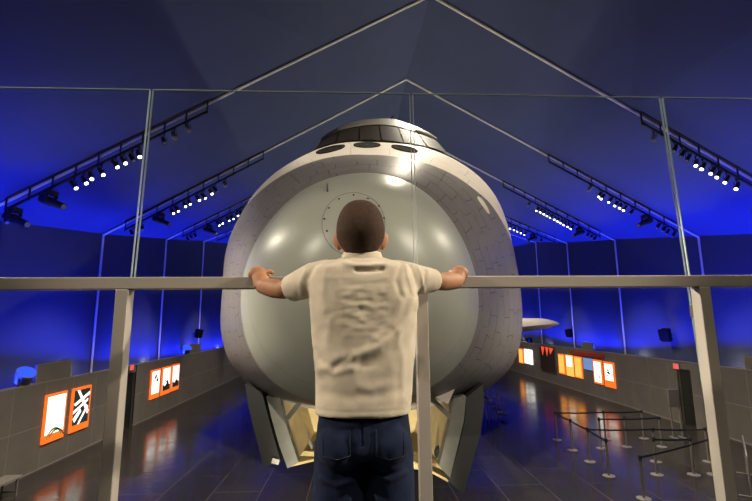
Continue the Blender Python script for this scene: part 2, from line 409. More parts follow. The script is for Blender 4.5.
capO = [(360, 173.5), (338, 176), (317, 183), (295.5, 196), (278, 211), (261, 232), (249, 258), (242, 285), (240.5, 312), (245, 338), (258, 363), (276, 385), (293, 395), (325, 403), (360, 405), (395, 402),
        (433, 384), (450, 374), (464, 358), (474.5, 332), (478.5, 301), (475, 271), (466.4, 247), (453.6, 224), (436.5, 202.6), (415, 185), (389.5, 176.5)]
outO = [(354, 142), (332, 145), (313, 151), (295, 160), (274, 174), (259, 187.6), (248, 203), (232, 231), (225, 257), (222, 290), (221, 327), (225, 352), (236, 371), (250, 386), (268, 397), (290, 404), (325, 411), (360, 413), (400, 411), (440, 405), (468, 397),
        (486, 389), (501, 378), (514, 363), (520, 345), (522, 319), (521, 288), (517, 266), (510, 235), (503, 210), (498, 200), (485, 183), (470, 169), (450, 157), (430, 149), (409, 145), (379, 142)]
midO = [(369, 155), (338, 156), (312, 162), (291, 170.5), (272, 182), (248, 203.5), (402, 158), (434, 166), (455.5, 176), (472.5, 188), (490, 203), (511, 240)]
rE, rS = polar(capO, 7), polar(outO, 11)
mth = sorted((math.atan2(-(y-CPX[1]), x-CPX[0]), math.hypot(x-CPX[0], y-CPX[1])) for x, y in midO)
def rB(th): return float(np.interp(th, [q[0] for q in mth], [q[1] for q in mth]))
YT, YC, YS = 3.60, 4.60, 6.50
def hull(th, v):
    """v 0 at the nose cap edge .. 1 at the widest forward section"""
    e, s = rE(th), rS(th); r = e + (s-e)*math.sin(v*PI/2); y = YC + (YS-YC)*(v**1.15)
    return atY(CPX[0]+r*math.cos(th), CPX[1]-r*math.sin(th), y)
TIP = atY(358, 236, YT)
def capE(th): return atY(CPX[0]+rE(th)*math.cos(th), CPX[1]-rE(th)*math.sin(th), YC)
KQ = .80; DEN = 1-math.sqrt(1-KQ)
def capy(t): return YT + (YC-YT)*(1-math.sqrt(max(0, 1-KQ*t*t)))/DEN
def capP(t, th):
    e = capE(th); return Vector((TIP.x+(e.x-TIP.x)*t, capy(t), TIP.z+(e.z-TIP.z)*t))
THS = [2*PI*j/NT - PI for j in range(NT+1)]
bm = bmesh.new(); TS = [.0, .04, .1] + [i/24 for i in range(4, 25)]
rings = [[capP(max(t, .002), th) for th in THS[:-1]] for t in TS]
loft(bm, rings, uv=lambda i, j: (j/NT*8, TS[i]), cap=(True, False)); cap = sobj('nose_cap', bm, MT['cap'], 60)
# access port ring and its bolts on the cap
def on_cap(px, py, lift=.0):
    lo, hi = YT, YC
    for _ in range(40):                      # where the sight line through the mark meets the dome
        y = (lo+hi)/2; p = atY(px, py, y); th = None
        d = Vector((p.x-TIP.x, p.z-TIP.z)); rr = d.length
        # edge radius in that direction
        best = min(THS[:-1], key=lambda q: -((capE(q).x-TIP.x)*d.x+(capE(q).z-TIP.z)*d.y)/(rr*math.hypot(capE(q).x-TIP.x, capE(q).z-TIP.z)+1e-9))
        e = capE(best); t_ = rr/math.hypot(e.x-TIP.x, e.z-TIP.z)
        if y < capy(min(1, t_)): lo = y
        else: hi = y
    return p
rpts = []
for a in range(48):
    q = 2*PI*a/48; p = on_cap(353.5+31.5*math.cos(q), 224-31.5*math.sin(q)); rpts.append(p)
bm = bmesh.new(); tube(bm, rpts+[rpts[0]], .0028, 6, cap=False); sobj('port_ring', bm, MT['ringm'], True, cap)
for px, py in ((327, 231), (324.5, 219), (329, 208), (339, 199), (353.5, 195), (368, 198.5), (379, 206), (384, 218), (383, 232), (335, 241), (372, 246)):
    p = on_cap(px, py); bm = bmesh.new(); tube(bm, [p+Vector((0, .004, 0)), p+Vector((0, -.008, 0))], .0075, 8); sobj('port_bolt', bm, MT['black'], True, cap)
bm = bmesh.new(); a, b = on_cap(327, 184.5), on_cap(327.3, 191.5); o_ = Vector((0, -.008, .002)); bar(bm, a+o_, b+o_, .008, .012); sobj('seam_mark', bm, MT['black'], False, cap)
# hull behind the cap: grey tiles below, white hood above
TL, TR = math.atan2(-(203.5-CPX[1]), 248-CPX[0]), math.atan2(-(240-CPX[1]), 511-CPX[0])
upper = [th for th in THS if TR <= th <= TL]; ths_u = [TR]+upper+[TL]
def vb(th):
    e, s, b = rE(th), rS(th), rB(th); f = max(.05, min(.999, (b-e)/(s-e))); return max(.02, math.asin(f)/(PI/2))
def uvf(ths, vs):
    return lambda i, j: (ths[min(j, len(ths)-1)]*2.1, vs(i, ths[min(j, len(ths)-1)])*2.4)
bm = bmesh.new(); NV = 14
ring = [[hull(th, vb(th)*i/NV) for th in ths_u] for i in range(NV+1)]
loft(bm, ring, close=False, uv=uvf(ths_u, lambda i, th: vb(th)*i/NV))
ths_l = [TL]+[th for th in THS if th > TL]+[th+2*PI for th in THS[1:] if th < TR]+[TR+2*PI]
ring = [[hull(th, i/NV) for th in ths_l] for i in range(NV+1)]
loft(bm, ring, close=False, uv=uvf(ths_l, lambda i, th: i/NV))
bmesh.ops.remove_doubles(bm, verts=bm.verts, dist=.002)
sobj('tile_band', bm, MT['tiles'], 50)
bm = bmesh.new()
ring = [[hull(th, vb(th)+(1-vb(th))*i/8) for th in ths_u] for i in range(9)]
loft(bm, ring, close=False, uv=uvf(ths_u, lambda i, th: vb(th)+(1-vb(th))*i/8)); hood = sobj('white_hood', bm, MT['hood'], 50)
# fuselage behind
cS = Vector((sum(hull(th, 1).x for th in THS[:-1])/NT, YS, sum(hull(th, 1).z for th in THS[:-1])/NT))
def back(y, s, dx):
    return [Vector((cS.x+dx+(hull(th, 1).x-cS.x)*s, y, cS.z+(hull(th, 1).z-cS.z)*s)) for th in THS[:-1]]
ring = [back(YS, 1, 0), back(7.2, 1.03, .03), back(8.2, 1.06, .1), back(10, 1.08, .3), back(14, 1.1, .75), back(20, 1.1, 1.5), back(24, 1.05, 2.0), back(25.2, .9, 2.1)]
ysb = [0, .7, 1.7, 3.5, 7.5, 13.5, 17.5, 18.7]
bm = bmesh.new(); loft(bm, ring, uv=lambda i, j: (THS[min(j, NT)]*2.3, 2.4+ysb[i]), cap=(False, True)); sobj('fuselage', bm, MT['tiles'], 50)
# thruster ports on the hood
def hullpx(px, py, lift=0.):
    th = math.atan2(CPX[1]-py, px-CPX[0]); r = math.hypot(px-CPX[0], py-CPX[1]); f = max(0, min(.998, (r-rE(th))/(rS(th)-rE(th))))
    v = math.asin(f)/(PI/2); c = hull(th, v)
    e1 = hull(th+.01, v)-hull(th-.01, v); e2 = hull(th, min(1, v+.01))-hull(th, v-.01); nn = e1.cross(e2).normalized()
    if nn.dot(EYE-c) < 0: nn = -nn
    return c+nn*lift
for cx_, cy_, a, b, tl in ((330.5, 149.6, 15, 2.7, .24), (367, 145.3, 13.5, 2.6, 0), (404.5, 149, 13.5, 2.6, -.20)):
    bm = bmesh.new(); rows = []
    for k_, lf in ((1, -.03), (1, .012), (.8, .012), (.6, .002), (.3, .002), (.02, .002)):
        rows.append([hullpx(cx_+k_*(a*math.cos(q)*math.cos(tl)+b*math.sin(q)*math.sin(tl)), cy_+k_*(-a*math.cos(q)*math.sin(tl)+b*math.sin(q)*math.cos(tl)), lf) for q in [2*PI*i/32 for i in range(32)]])
    loft(bm, rows); sobj('thruster_port', bm, MT['matte'], False, hood)
# highlight streak on the upper right hull, modelled as a pale patch
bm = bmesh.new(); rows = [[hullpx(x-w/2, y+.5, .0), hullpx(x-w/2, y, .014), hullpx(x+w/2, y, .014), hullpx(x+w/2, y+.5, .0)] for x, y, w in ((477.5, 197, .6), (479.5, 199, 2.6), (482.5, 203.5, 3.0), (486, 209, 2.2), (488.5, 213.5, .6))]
loft(bm, rows, close=False); sobj('highlight_streak', bm, MT['hood'], False)
# crew cabin: windshield band and roof
base = [(313, 151.5), (322, 148), (332.5, 145), (354, 142), (379, 142), (409, 145), (430, 149), (440, 152.3), (450, 156)]
brow = [(321, 141.5), (330, 136), (341, 131), (358, 127), (378, 125.5), (396, 127.5), (415, 133), (427, 137), (437, 141)]
rooft = [(321, 140.5), (328, 134.5), (340, 127.5), (360, 120.6), (381.5, 118.5), (396, 119.5), (417.7, 127), (428, 132.5), (437, 140)]
def resamp(pts, n):
    P = np.array(pts, float); d = np.r_[0, np.cumsum(np.hypot(*np.diff(P, axis=0).T))]; s = np.linspace(0, d[-1], n)
    # Catmull-like smoothing by cubic Hermite
    out = []
    for q in s:
        i = min(len(P)-2, max(0, np.searchsorted(d, q)-1)); t_ = (q-d[i])/(d[i+1]-d[i])
        def tg(k): a, b = max(0, k-1), min(len(P)-1, k+1); return (P[b]-P[a])/(d[b]-d[a])
        h = d[i+1]-d[i]; out.append((2*t_**3-3*t_**2+1)*P[i]+(t_**3-2*t_**2+t_)*h*tg(i)+(-2*t_**3+3*t_**2)*P[i+1]+(t_**3-t_**2)*h*tg(i+1))
    return out
NC = 48
def arch(pts, yc, yside):
    L_ = resamp(pts, NC+1); return [atY(p[0], p[1], yc+(yside-yc)*abs(2*i/NC-1)**2) for i, p in enumerate(L_)]
A0, A1, A2 = arch(base, YS-.02, YS+.02), arch(brow, 7.25, 7.75), arch(rooft, 8.4, 8.5)
A3 = [Vector((p.x+.35, p.y+3.2, p.z-.15)) for p in A2]; A4 = [Vector((p.x+1.0, p.y+8, p.z-.5)) for p in A2]
bm = bmesh.new(); loft(bm, [[a.lerp(b, s) for a, b in zip(A0, A1)] for s in (0, .25, .5, .75, 1)], close=False); ws = sobj('windshield_frame', bm, MT['wframe'], 50)
mid12 = [a.lerp(b, .5)+Vector((0, 0, .06)) for a, b in zip(A1, A2)]
lip = [p+Vector((0, -.03, .0)) for p in A1]
bm = bmesh.new(); loft(bm, [A1, lip, [p+Vector((0, -.03, .014)) for p in A1], mid12, A2, A3, A4], close=False); sobj('cabin_roof', bm, MT['roofm'], 50)
for e_ in (0, -1):
    top_ = [q[e_]+Vector((0, .04, 0)) for q in (A1, A2, A3, A4)]; bm = bmesh.new(); loft(bm, [top_, [p-Vector((0, 0, 1.5)) for p in top_]], close=False); sobj('cabin_side', bm, MT['roofm'], False)
for u0, u1 in ((.03, .165), (.178, .335), (.345, .494), (.506, .655), (.665, .825), (.838, .97)):
    bm = bmesh.new()
    def wp(u, v):
        uu = u0+(u1-u0)*u; x = uu*NC; i = min(NC-1, int(x)); f = x-i
        v = .05+.88*v; a = A0[i].lerp(A0[i+1], f); b = A1[i].lerp(A1[i+1], f); return a.lerp(b, v)+Vector((0, -.022, .01))
    quad_grid(bm, wp, 6, 3); sobj('window_pane', bm, MT['pane'], True, ws)
bm = bmesh.new(); p = atY(393, 119.5, 8.4); tube(bm, [p-Vector((0, 0, .05)), p+Vector((0, 0, .07))], [.06, .02], 10); sobj('antenna_stub', bm, MT['whitep'])
# wings
for s in (1, -1):
    root = Vector((1.5+s*2.6, 18, 3.7)); tipx = atY(556, 322.5, 18.5).x if s > 0 else -5.4
    zt = atY(540, 323.5, 18.5).z
    bm = bmesh.new(); rings = []
    for f in np.linspace(0, 1, 9):
        x = root.x+(tipx-root.x)*f; ch0 = 13.0+5.2*f; ch1 = 23.5-1.2*f; th_ = .95*(1-f)+.55*f; th_ *= 1 if f < .95 else .55
        zc = 4.02+(zt-4.02)*f; r_ = []
        for q in [2*PI*i/20 for i in range(20)]:
            cx = (1-math.cos(q))/2; r_.append(Vector((x, ch0+(ch1-ch0)*cx, zc+math.sin(q)*th_/2*(1-.6*cx)*(1.1-.2*cx))))
        rings.append(r_)
    loft(bm, rings, cap=(True, True)); sobj('wing', bm, MT['wingm'], 60)
# nose gear doors (thick, lined cream inside) and the wheel well
def door(front_dark, front_grey, yf, yb, shift, sgn):
    """closed slabs swept backwards from the front outline"""
    dk = [atY(px, py, yf) for px, py in front_dark]; gr = [atY(px, py, yf-.01) for px, py in front_grey]
    bm = bmesh.new(); prism(bm, dk, (shift*.2, yb-yf, 0)); d = sobj('gear_door', bm, MT['black_tile'], False)
    bm = bmesh.new(); prism(bm, gr, (0, .16, 0)); sobj('door_edge', bm, MT['dgrey'], False, d)
    n = len(gr)//2; inner = gr[n:] if sgn > 0 else gr[n:]
    bm = bmesh.new(); P0 = [p+Vector((-sgn*.02, .12, 0)) for p in inner]; P1 = [p+Vector((shift, yb-yf, .05)) for p in inner]
    Q0 = [p+Vector((-sgn*.05, 0, 0)) for p in P0]; Q1 = [p+Vector((-sgn*.05, 0, 0)) for p in P1]
    loft(bm, [P0, P1, Q1, Q0, P0], close=False); bmesh.ops.holes_fill(bm, edges=[e for e in bm.edges if e.is_boundary], sides=0)
    sobj('door_lining', bm, MT['cream'], False, d); return d
dl = door([(245, 384), (248, 405), (254, 430), (263.5, 467), (281, 462.5), (276, 445), (269, 420), (262, 392)],
     [(266, 396), (272, 420), (279, 445), (287.5, 468.5), (298.5, 462.5), (291, 440), (284, 418), (280, 398)], 5.55, 7.1, .10, 1)
p = atY(275.5, 461.5, 5.53); bm = bmesh.new(); box(bm, p, (.085, .01, .055), Matrix.Rotation(.25, 3, 'Y')); sobj('white_placard', bm, MT['whitep'], False, dl)
door([(483, 384), (484, 405), (481, 432), (463.5, 495), (449, 481.5), (458, 450), (465, 420), (466, 398)],
     [(466, 396), (464, 420), (457, 450), (450, 478), (439, 466), (446, 440), (451, 418), (453, 398)], 5.35, 6.9, -.10, -1)
# wheel well box, open to the front
well = []
a, b, c, d = atY(292, 392, 6.9), atY(440, 392, 6.9), atY(446, 470, 6.7), atY(294, 457, 6.7)
bm = bmesh.new(); prism(bm, [a, b, c, d], (0, .06, 0)); ww = sobj('wheel_well', bm, MT['cream'], False)
bm = bmesh.new(); prism(bm, [atY(290, 467, 5.75), atY(315, 461, 6.4), atY(411, 462, 6.4), atY(448, 482, 5.55), atY(446, 472, 6.6), atY(294, 458, 6.6)], (0, 0, .03)); sobj('well_lip', bm, MT['cream'], False, ww)
for q in ((301, 420, 312, 448), (425, 412, 430, 440), (418, 404, 426, 414)):
    bm = bmesh.new(); tube(bm, [atY(q[0], q[1], 6.4), atY(q[2], q[3], 6.4)], .022, 8); sobj('well_pipe', bm, MT['dgrey'], True, ww)
bm = bmesh.new(); prism(bm, [atY(284, 419, 5.35), atY(301, 397, 5.35), atY(305, 400, 5.35), atY(289, 420, 5.35)], (0, .05, 0)); sobj('hinge_arm', bm, MT['dgrey'], False, ww)
bm = bmesh.new(); prism(bm, [atY(301, 398, 5.3), atY(322, 404, 5.3), atY(322, 409, 5.3), atY(303, 403, 5.3)], (0, .05, 0)); sobj('hinge_arm', bm, MT['whitep'], False, ww)
bm = bmesh.new(); prism(bm, [atY(433, 396, 5.2), atY(456, 386, 5.2), atY(448, 404, 5.2)], (0, .05, 0)); sobj('hinge_plate', bm, MT['whitep'], False, ww)
bm = bmesh.new(); prism(bm, [atY(430, 401, 5.25), atY(434, 398, 5.25), atY(453, 416, 5.25), atY(450, 420, 5.25)], (0, .05, 0)); sobj('hinge_arm', bm, MT['dgrey'], False, ww)
bm = bmesh.new(); ell(bm, atY(439, 453, 5.6), (.06, .07, .09)); sobj('hydraulic_unit', bm, MT['black'], True, ww)
g = sobj('nose_gear_strut', (lambda b_: (tube(b_, [(.12, 6.75, 3.3), (.12, 6.75, .45)], [.10, .07], 16), tube(b_, [(.12, 6.75, 2.2), (.12, 6.9, 3.1)], .05, 10), tube(b_, [(-.25, 6.75, .42), (.49, 6.75, .42)], .05, 12), b_)[-1])(bmesh.new()), MT['whitep'])
for s in (-1, 1):
    bm = bmesh.new(); c = Vector((.12+s*.27, 6.75, .42)); prof = [(-.10, .22), (-.10, .34), (-.07, .405), (0, .42), (.07, .405), (.10, .34), (.10, .22)]
    loft(bm, [[c+Vector((w_, r_*math.cos(2*PI*i/32), r_*math.sin(2*PI*i/32))) for i in range(32)] for w_, r_ in prof], cap=(True, True)); w_ = sobj('wheel', bm, MT['rubber'])
    bm = bmesh.new(); disc(bm, c-Vector((.11, 0, 0)), (1, 0, 0), .2, .22, 24); sobj('wheel_hub', bm, MT['whitep'], True, w_)
for s in (-1, 1):     # main gear under the wings, far behind
    bm = bmesh.new(); c = Vector((1.5+s*2.0, 20, .5)); tube(bm, [c, c+Vector((0, 0, 3))], .12, 12); gl_ = sobj('main_gear_leg', bm, MT['whitep'])
    bm = bmesh.new(); tube(bm, [c-Vector((.3, 0, 0)), c+Vector((.3, 0, 0))], .5, 28); sobj('main_wheel', bm, MT['rubber'], True, gl_)

# access stair behind the right door
t = thing('access_stair', 'small grey metal stair with handrails under the shuttle hull on the right', 'stairs', atZ(495, 420, 0))
lc = Vector(t.location); st = lambda px, py: atY(px, py, lc.y)-lc
bm = bmesh.new(); bar(bm, st(484, 391), st(507, 408), .05, .05); obj('handrail', bm, MT['whitep'], t)
bm = bmesh.new(); bar(bm, st(484, 398), st(503, 411), .05, .05); obj('mid_rail', bm, MT['whitep'], t)
for px in (486, 491, 497, 503):
    f = (px-484)/23; bm = bmesh.new(); b_ = st(px, 391+17*f); bar(bm, b_+Vector((0, 0, .55-.2*f)), Vector((b_.x, 0, .02)), .045, .045); obj('upright', bm, MT['whitep'], t)
for i in range(4):
    bm = bmesh.new(); b_ = st(486+6*i, 400); box(bm, (b_.x, .3, .9-.24*i), (.28, .7, .04)); obj('tread', bm, MT['dgrey'], t)

# ---------------------------------------------------------------- lighting tracks and their lamps
def spot_proto(kind):
    t = thing('track_spotlight', '', 'spotlight')
    bm = bmesh.new(); tube(bm, [(0, 0, .02), (0, 0, -.08)], .014, 8); box(bm, (0, 0, .0), (.05, .05, .04))
    for s in (-1, 1): bar(bm, (s*.072, 0, -.08), (s*.072, 0, -.2), .008, .03)
    box(bm, (0, 0, -.082), (.15, .03, .008)); obj('yoke', bm, MT['black'], t)
    R_ = Matrix.Rotation(math.radians(-46), 3, 'X'); c = Vector((0, 0, -.2)); d = R_ @ Vector((0, 1, 0))
    bm = bmesh.new(); tube(bm, [c-d*.16, c-d*.13, c+d*.05, c+d*.06, c+d*.15], [.035, .055, .055, .064, .064], 16); obj('housing', bm, MT['black'] if kind != 'tan' else MT['tan'], t, smooth=True)
    bm = bmesh.new(); disc(bm, c+d*.152, d, .047, .004, 18); obj('lens', bm, MT['lens'] if kind == 'lit' else MT['lensoff'], t, smooth=True)
    return t
def long_proto():
    t = thing('moving_head_light', '', 'stage light')
    bm = bmesh.new(); box(bm, (0, 0, -.06), (.26, .22, .12), bevel=.02); tube(bm, [(0, 0, .05), (0, 0, -.06)], .02, 8); obj('base', bm, MT['black'], t)
    bm = bmesh.new()
    for s in (-1, 1): bar(bm, (s*.15, 0, -.1), (s*.15, 0, -.34), .03, .09)
    box(bm, (0, 0, -.115), (.33, .09, .03))
    obj('yoke', bm, MT['black'], t)
    d = Vector((0, .93, -.36)).normalized(); c = Vector((0, 0, -.3))
    bm = bmesh.new(); tube(bm, [c-d*.36, c-d*.3, c+d*.1, c+d*.14, c+d*.48], [.06, .12, .125, .10, .085], 18); obj('barrel', bm, MT['black'], t, smooth=True)
    bm = bmesh.new(); disc(bm, c+d*.482, d, .075, .006, 18); obj('lens', bm, MT['lensoff'], t, smooth=True)
    return t
protos = {k: spot_proto(k) for k in ('lit', 'off', 'tan')}; protos['long'] = long_proto(); used = set()
ORD = ['first', 'second', 'third', 'fourth', 'fifth', 'sixth', 'seventh', 'eighth', 'ninth', 'tenth', 'eleventh', 'twelfth', 'thirteenth', 'fourteenth', 'fifteenth', 'sixteenth', 'seventeenth', 'eighteenth']
TN = {-1: 'nearest', 0: 'second', 1: 'third', 2: 'farthest'}
pair5 = [(.615, 'tan'), (.645, 'off'), (.66, 'lit'), (.685, 'lit'), (.70, 'lit'), (.725, 'lit'), (.74, 'lit'), (.765, 'lit'), (.78, 'lit'), (.815, 'long'), (.875, 'off'), (.89, 'off'), (.905, 'off')]
RIGS = {
    (-1, 'left'): [(.555, 'tan'), (.585, 'tan'), (.605, 'off'), (.66, 'lit'), (.675, 'off'), (.69, 'lit'), (.705, 'lit'), (.735, 'lit'), (.755, 'lit'), (.77, 'lit'), (.79, 'lit'), (.835, 'long'), (.905, 'long'), (.925, 'off')],
    (-1, 'right'): [(.545, 'tan'), (.59, 'off'), (.61, 'off'), (.625, 'off'), (.645, 'lit'), (.66, 'lit'), (.68, 'lit'), (.695, 'lit'), (.715, 'lit'), (.74, 'lit'), (.80, 'long'), (.86, 'off')],
    (0, 'left'): pair5,
    (0, 'right'): [(.625, 'tan'), (.66, 'lit'), (.672, 'lit'), (.695, 'lit'), (.715, 'lit'), (.73, 'lit'), (.745, 'lit'), (.765, 'off'), (.81, 'long'), (.855, 'off'), (.872, 'off'), (.888, 'off'), (.905, 'off')],
    (1, 'left'): pair5,
    (1, 'right'): [(.605, 'tan')] + [(.645+.0155*i, 'lit') for i in range(11)] + [(.83, 'long'), (.87, 'off'), (.885, 'off'), (.90, 'off')],
    (2, 'left'): [(.60+.02*i, 'lit') for i in range(6)] + [(.80, 'long')],
    (2, 'right'): [(.60+.02*i, 'lit') for i in range(9)] + [(.80, 'long'), (.85, 'off')],
}
for (k, side), lamps in RIGS.items():
    l, a, r = RIB[k]; e = l if side == 'left' else r
    P = lambda t_, dz=0.: a.lerp(e, t_)+Vector((0, -.13, dz))
    t0, t1 = (.515 if k == -1 else .49), .925
    th_ = thing('lighting_track', 'black double-bar lighting track on the %s %s ceiling rib' % (TN[k], side), 'lighting track', P(t0, -.08))
    lo = Vector(th_.location); Q = lambda t_, dz: P(t_, dz)-lo
    for dz in ((.0 if k == -1 else -.03), -.36):
        bm = bmesh.new(); bar(bm, Q(t0, dz), Q(t1, dz), (.085 if k == -1 and dz > -.1 else .055), (.085 if k == -1 and dz > -.1 else .055)); obj('rail', bm, MT['black'], th_)
    nh = 9
    for i in range(nh+1):
        t_ = t0+(t1-t0)*i/nh; bm = bmesh.new(); bar(bm, Q(t_, .03), Q(t_, -.42), .035, .035); obj('hanger', bm, MT['black'], th_)
    cnt = {}
    for i, (t_, kd) in enumerate(lamps):
        pr = protos[kd]
        o = copy_tree(pr); used.add(kd)
        base_ = P(t_, -.39); o.location = base_ + Vector((random.uniform(-.02, .02), random.uniform(-.03, .07), -.01))
        tgt = Vector((2.0, base_.y-4.5, 5)) + Vector((random.uniform(-2.5, 2.5), random.uniform(-2.5, 2.5), 0)); d = tgt-o.location
        if kd == 'long': o.location.z -= .05; d = Vector((-1 if side == 'right' else 1, -.35, 0)) if k != -1 or side == 'right' else Vector((1, -.25, 0))
        o.rotation_euler = (0, 0, math.atan2(-d.x, d.y))
        cnt[kd] = cnt.get(kd, 0)+1
        wd = {'lit': 'black spotlight with glowing lens, %s lit lamp down', 'off': 'unlit black spotlight, %s dark one down', 'tan': 'tan-bodied spotlight, %s tan one down', 'long': 'long black stage light, %s long one down'}[kd]
        o['label'] = (wd % ORD[cnt[kd]-1]) + ' the %s %s lighting track' % (TN[k], side)
        o['group'] = 'lamps on the %s %s lighting track' % (TN[k], side)
for p in protos.values():
    for ch in list(p.children): bpy.data.objects.remove(ch)
    bpy.data.objects.remove(p)

# ---------------------------------------------------------------- lightboxes on the low walls
def lightbox(label, side, px0, px1, ptop, pbot, border, sheet, art=None, group=None, bw=.06, band=0, name='lightbox', cat='poster'):
    X = -WL if side == 'left' else WR; sg = 1 if side == 'left' else -1
    pc = (ptop+pbot)/2; ya, yb = atX(px0, pc, X).y, atX(px1, pc, X).y; y0, y1 = min(ya, yb), max(ya, yb)
    pm = (px0+px1)/2; z1, z0 = atX(pm, ptop, X).z, atX(pm, pbot, X).z
    t = thing(name, label, cat, (X+sg*.0, (y0+y1)/2, z0), group=group); w, h = y1-y0, z1-z0
    bm = bmesh.new(); box(bm, (sg*.03, 0, h/2), (.06, w, h), bevel=.004); obj('frame', bm, MT[border], t)
    bm = bmesh.new(); box(bm, (sg*.062, 0, h/2+band/2), (.006, w-2*bw, h-2*bw-band)); obj('printed_sheet', bm, MT[sheet], t)
    def A(polys, m_, nm='graphic'):
        bm = bmesh.new()
        for i, pl in enumerate(polys):
            # u runs left to right as one faces the wall
            pts = [Vector((sg*(.066+.0008*i), (u-.5)*(w-2*bw)*sg, bw+band+v*(h-2*bw-band))) for u, v in pl]
            prism(bm, pts, (sg*.002, 0, 0))
        obj(nm, bm, MT[m_], t)
    if art: art(A)
    return t
arc = lambda cx, cy, r, a0, a1, th: [(cx+r*math.cos(a), cy+r*math.sin(a)) for a in np.linspace(a0, a1, 10)] + [(cx+(r-th)*math.cos(a), cy+(r-th)*math.sin(a)) for a in np.linspace(a1, a0, 10)]
def art1(A): A([arc(.5, -.35, .5, .5, 2.64, .06)], 'green'); A([arc(.62, -.5, .6, .7, 2.3, .05)], 'redp')
def art2(A):
    A([[(0, .62), (.1, .55), (1, .80), (1, .90)], [(0, .42), (0, .33), (.9, .62), (.9, .70)], [(.15, 1), (.30, 1), (1, .32), (.92, .22)], [(0, .2), (.12, .08), (.5, .35), (.42, .45)], [(.3, .0), (.42, 0), (.95, .45), (.85, .5)]], 'white')
    A([[(.35, .58), (.38, .52), (.8, .66), (.77, .72)]], 'redp')
def blobs(seed, n, m_='dim', lo=.25, hi=.9):
    def f(A):
        R_ = random.Random(seed); ps = []
        for _ in range(n):
            cx, cy, r = R_.uniform(.25, .75), R_.uniform(lo, hi), R_.uniform(.06, .16); k = R_.randint(5, 7)
            ps.append([(cx+r*R_.uniform(.6, 1.2)*math.cos(2*PI*i/k), cy+r*.55*R_.uniform(.6, 1.2)*math.sin(2*PI*i/k)) for i in range(k)])
        A(ps, m_)
    return f
def foot(A): A([[(0, 0), (1, 0), (1, .22), (.6, .35), (.3, .2), (0, .3)]], 'dgreen')
LBG = 'lightboxes on the left exhibit wall'; RBG = 'lightboxes on the right exhibit wall'
lightbox('orange-bordered backlit white poster, left one of the near pair on the left wall', 'left', 42.8, 63.5, 393.5, 440, 'orange', 'white', art1, LBG, .07, .17)
lightbox('backlit poster with dark crossing white beams and orange border on the left wall', 'left', 70, 88, 387.3, 429.3, 'orange', 'dgreen', art2, LBG, .08, .13)
lightbox('backlit red-edged poster with black blots, leftmost of the far trio on the left wall', 'left', 149.8, 158.6, 369.8, 398, 'orange', 'white', lambda A: blobs(3, 7, lo=.45)(A), LBG, .07, .15)
lightbox('backlit red-edged poster with dark figure, middle of the far trio on the left wall', 'left', 161, 169.2, 367, 393.8, 'orange', 'white', lambda A: (blobs(5, 4, lo=.1, hi=.5)(A), foot(A)), LBG, .07, .12)
lightbox('backlit red-edged poster with dark lower strip, rightmost of the far trio on the left wall', 'left', 170.8, 178, 364.5, 390, 'orange', 'white', foot, LBG, .07, .12)
lightbox('plain amber lightbox, leftmost of the three narrow ones on the right wall', 'right', 559.4, 565.3, 354.2, 373.7, 'orange', 'amber', None, RBG)
lightbox('amber lightbox with dark photo on white, middle of three on the right wall', 'right', 567, 573.7, 355.3, 375.8, 'amber', 'white', blobs(8, 4, lo=.5, hi=.8), RBG, .08, .5)
lightbox('plain amber lightbox beside the small blue panel on the right wall', 'right', 575.5, 582.7, 356.8, 377.9, 'orange', 'amber', None, RBG)
lightbox('small pale blue panel between the orange lightboxes on the right wall', 'right', 584.3, 592.8, 358.5, 369.7, 'bluep', 'bluep', blobs(21, 3, 'bluep2', .35, .7), RBG, .04)
lightbox('white poster with small dark bird shape and amber border on the right wall', 'right', 594.5, 603, 360.2, 383.7, 'orange', 'white', lambda A: A([[(.5, .35), (.9, .12), (.8, .3)]], 'dim'), RBG, .09)
lightbox('white poster with black splashes, nearest lightbox on the right wall', 'right', 605.2, 615.2, 362.3, 387.2, 'orange', 'white', blobs(11, 8, lo=.25, hi=.65), RBG, .10, .25)
lightbox('narrow amber lightbox at the shuttle edge, far end of the right wall', 'right', 519.5, 523.6, 348.7, 363, 'orange', 'amber', None, RBG)
lightbox('bright white text panel beside the shuttle edge, far end of the right wall', 'right', 525, 532.8, 349.5, 363.8, 'white', 'white', lambda A: A([[(.2, y_), (.75, y_), (.75, y_+.03), (.2, y_+.03)] for y_ in np.arange(.15, .9, .085)], 'dim'), RBG, .05)
lightbox('long dull red header strip above the orange lightboxes on the right wall', 'right', 571, 604, 352.2, 356.3, 'redp', 'redp', None, None, .02, name='header_sign', cat='sign')
lightbox('dark mural with a red fan shape near the shuttle on the right wall', 'right', 541, 556, 346.2, 372, 'panel', 'mural', lambda A: A([[(.1, .99), (.2, .6), (.35, .97)], [(.4, .98), (.5, .6), (.62, .97)], [(.66, .97), (.72, .7), (.95, .95)]], 'red'), None, .03, name='mural', cat='mural')
# exit sign
for X, g_, yc, zc, lb in ((WR, -1, atX(676.7, 366, WR).y, atX(677, 366.4, WR).z, 'small glowing red exit sign over the dark doorway on the right'), (-WL, 1, atX(131, 367, -WL).y, atX(131, 367.5, -WL).z, 'red exit sign half hidden by the left railing post')):
    t = thing('exit_sign', lb, 'sign', (X, yc, zc-.11))
    bm = bmesh.new(); box(bm, (g_*.02, 0, .11), (.04, .34, .24), bevel=.006); obj('case', bm, MT['pframe'], t)
    bm = bmesh.new(); box(bm, (g_*.042, 0, .11), (.008, .31, .21)); obj('lit_face', bm, MT['exitred'], t)

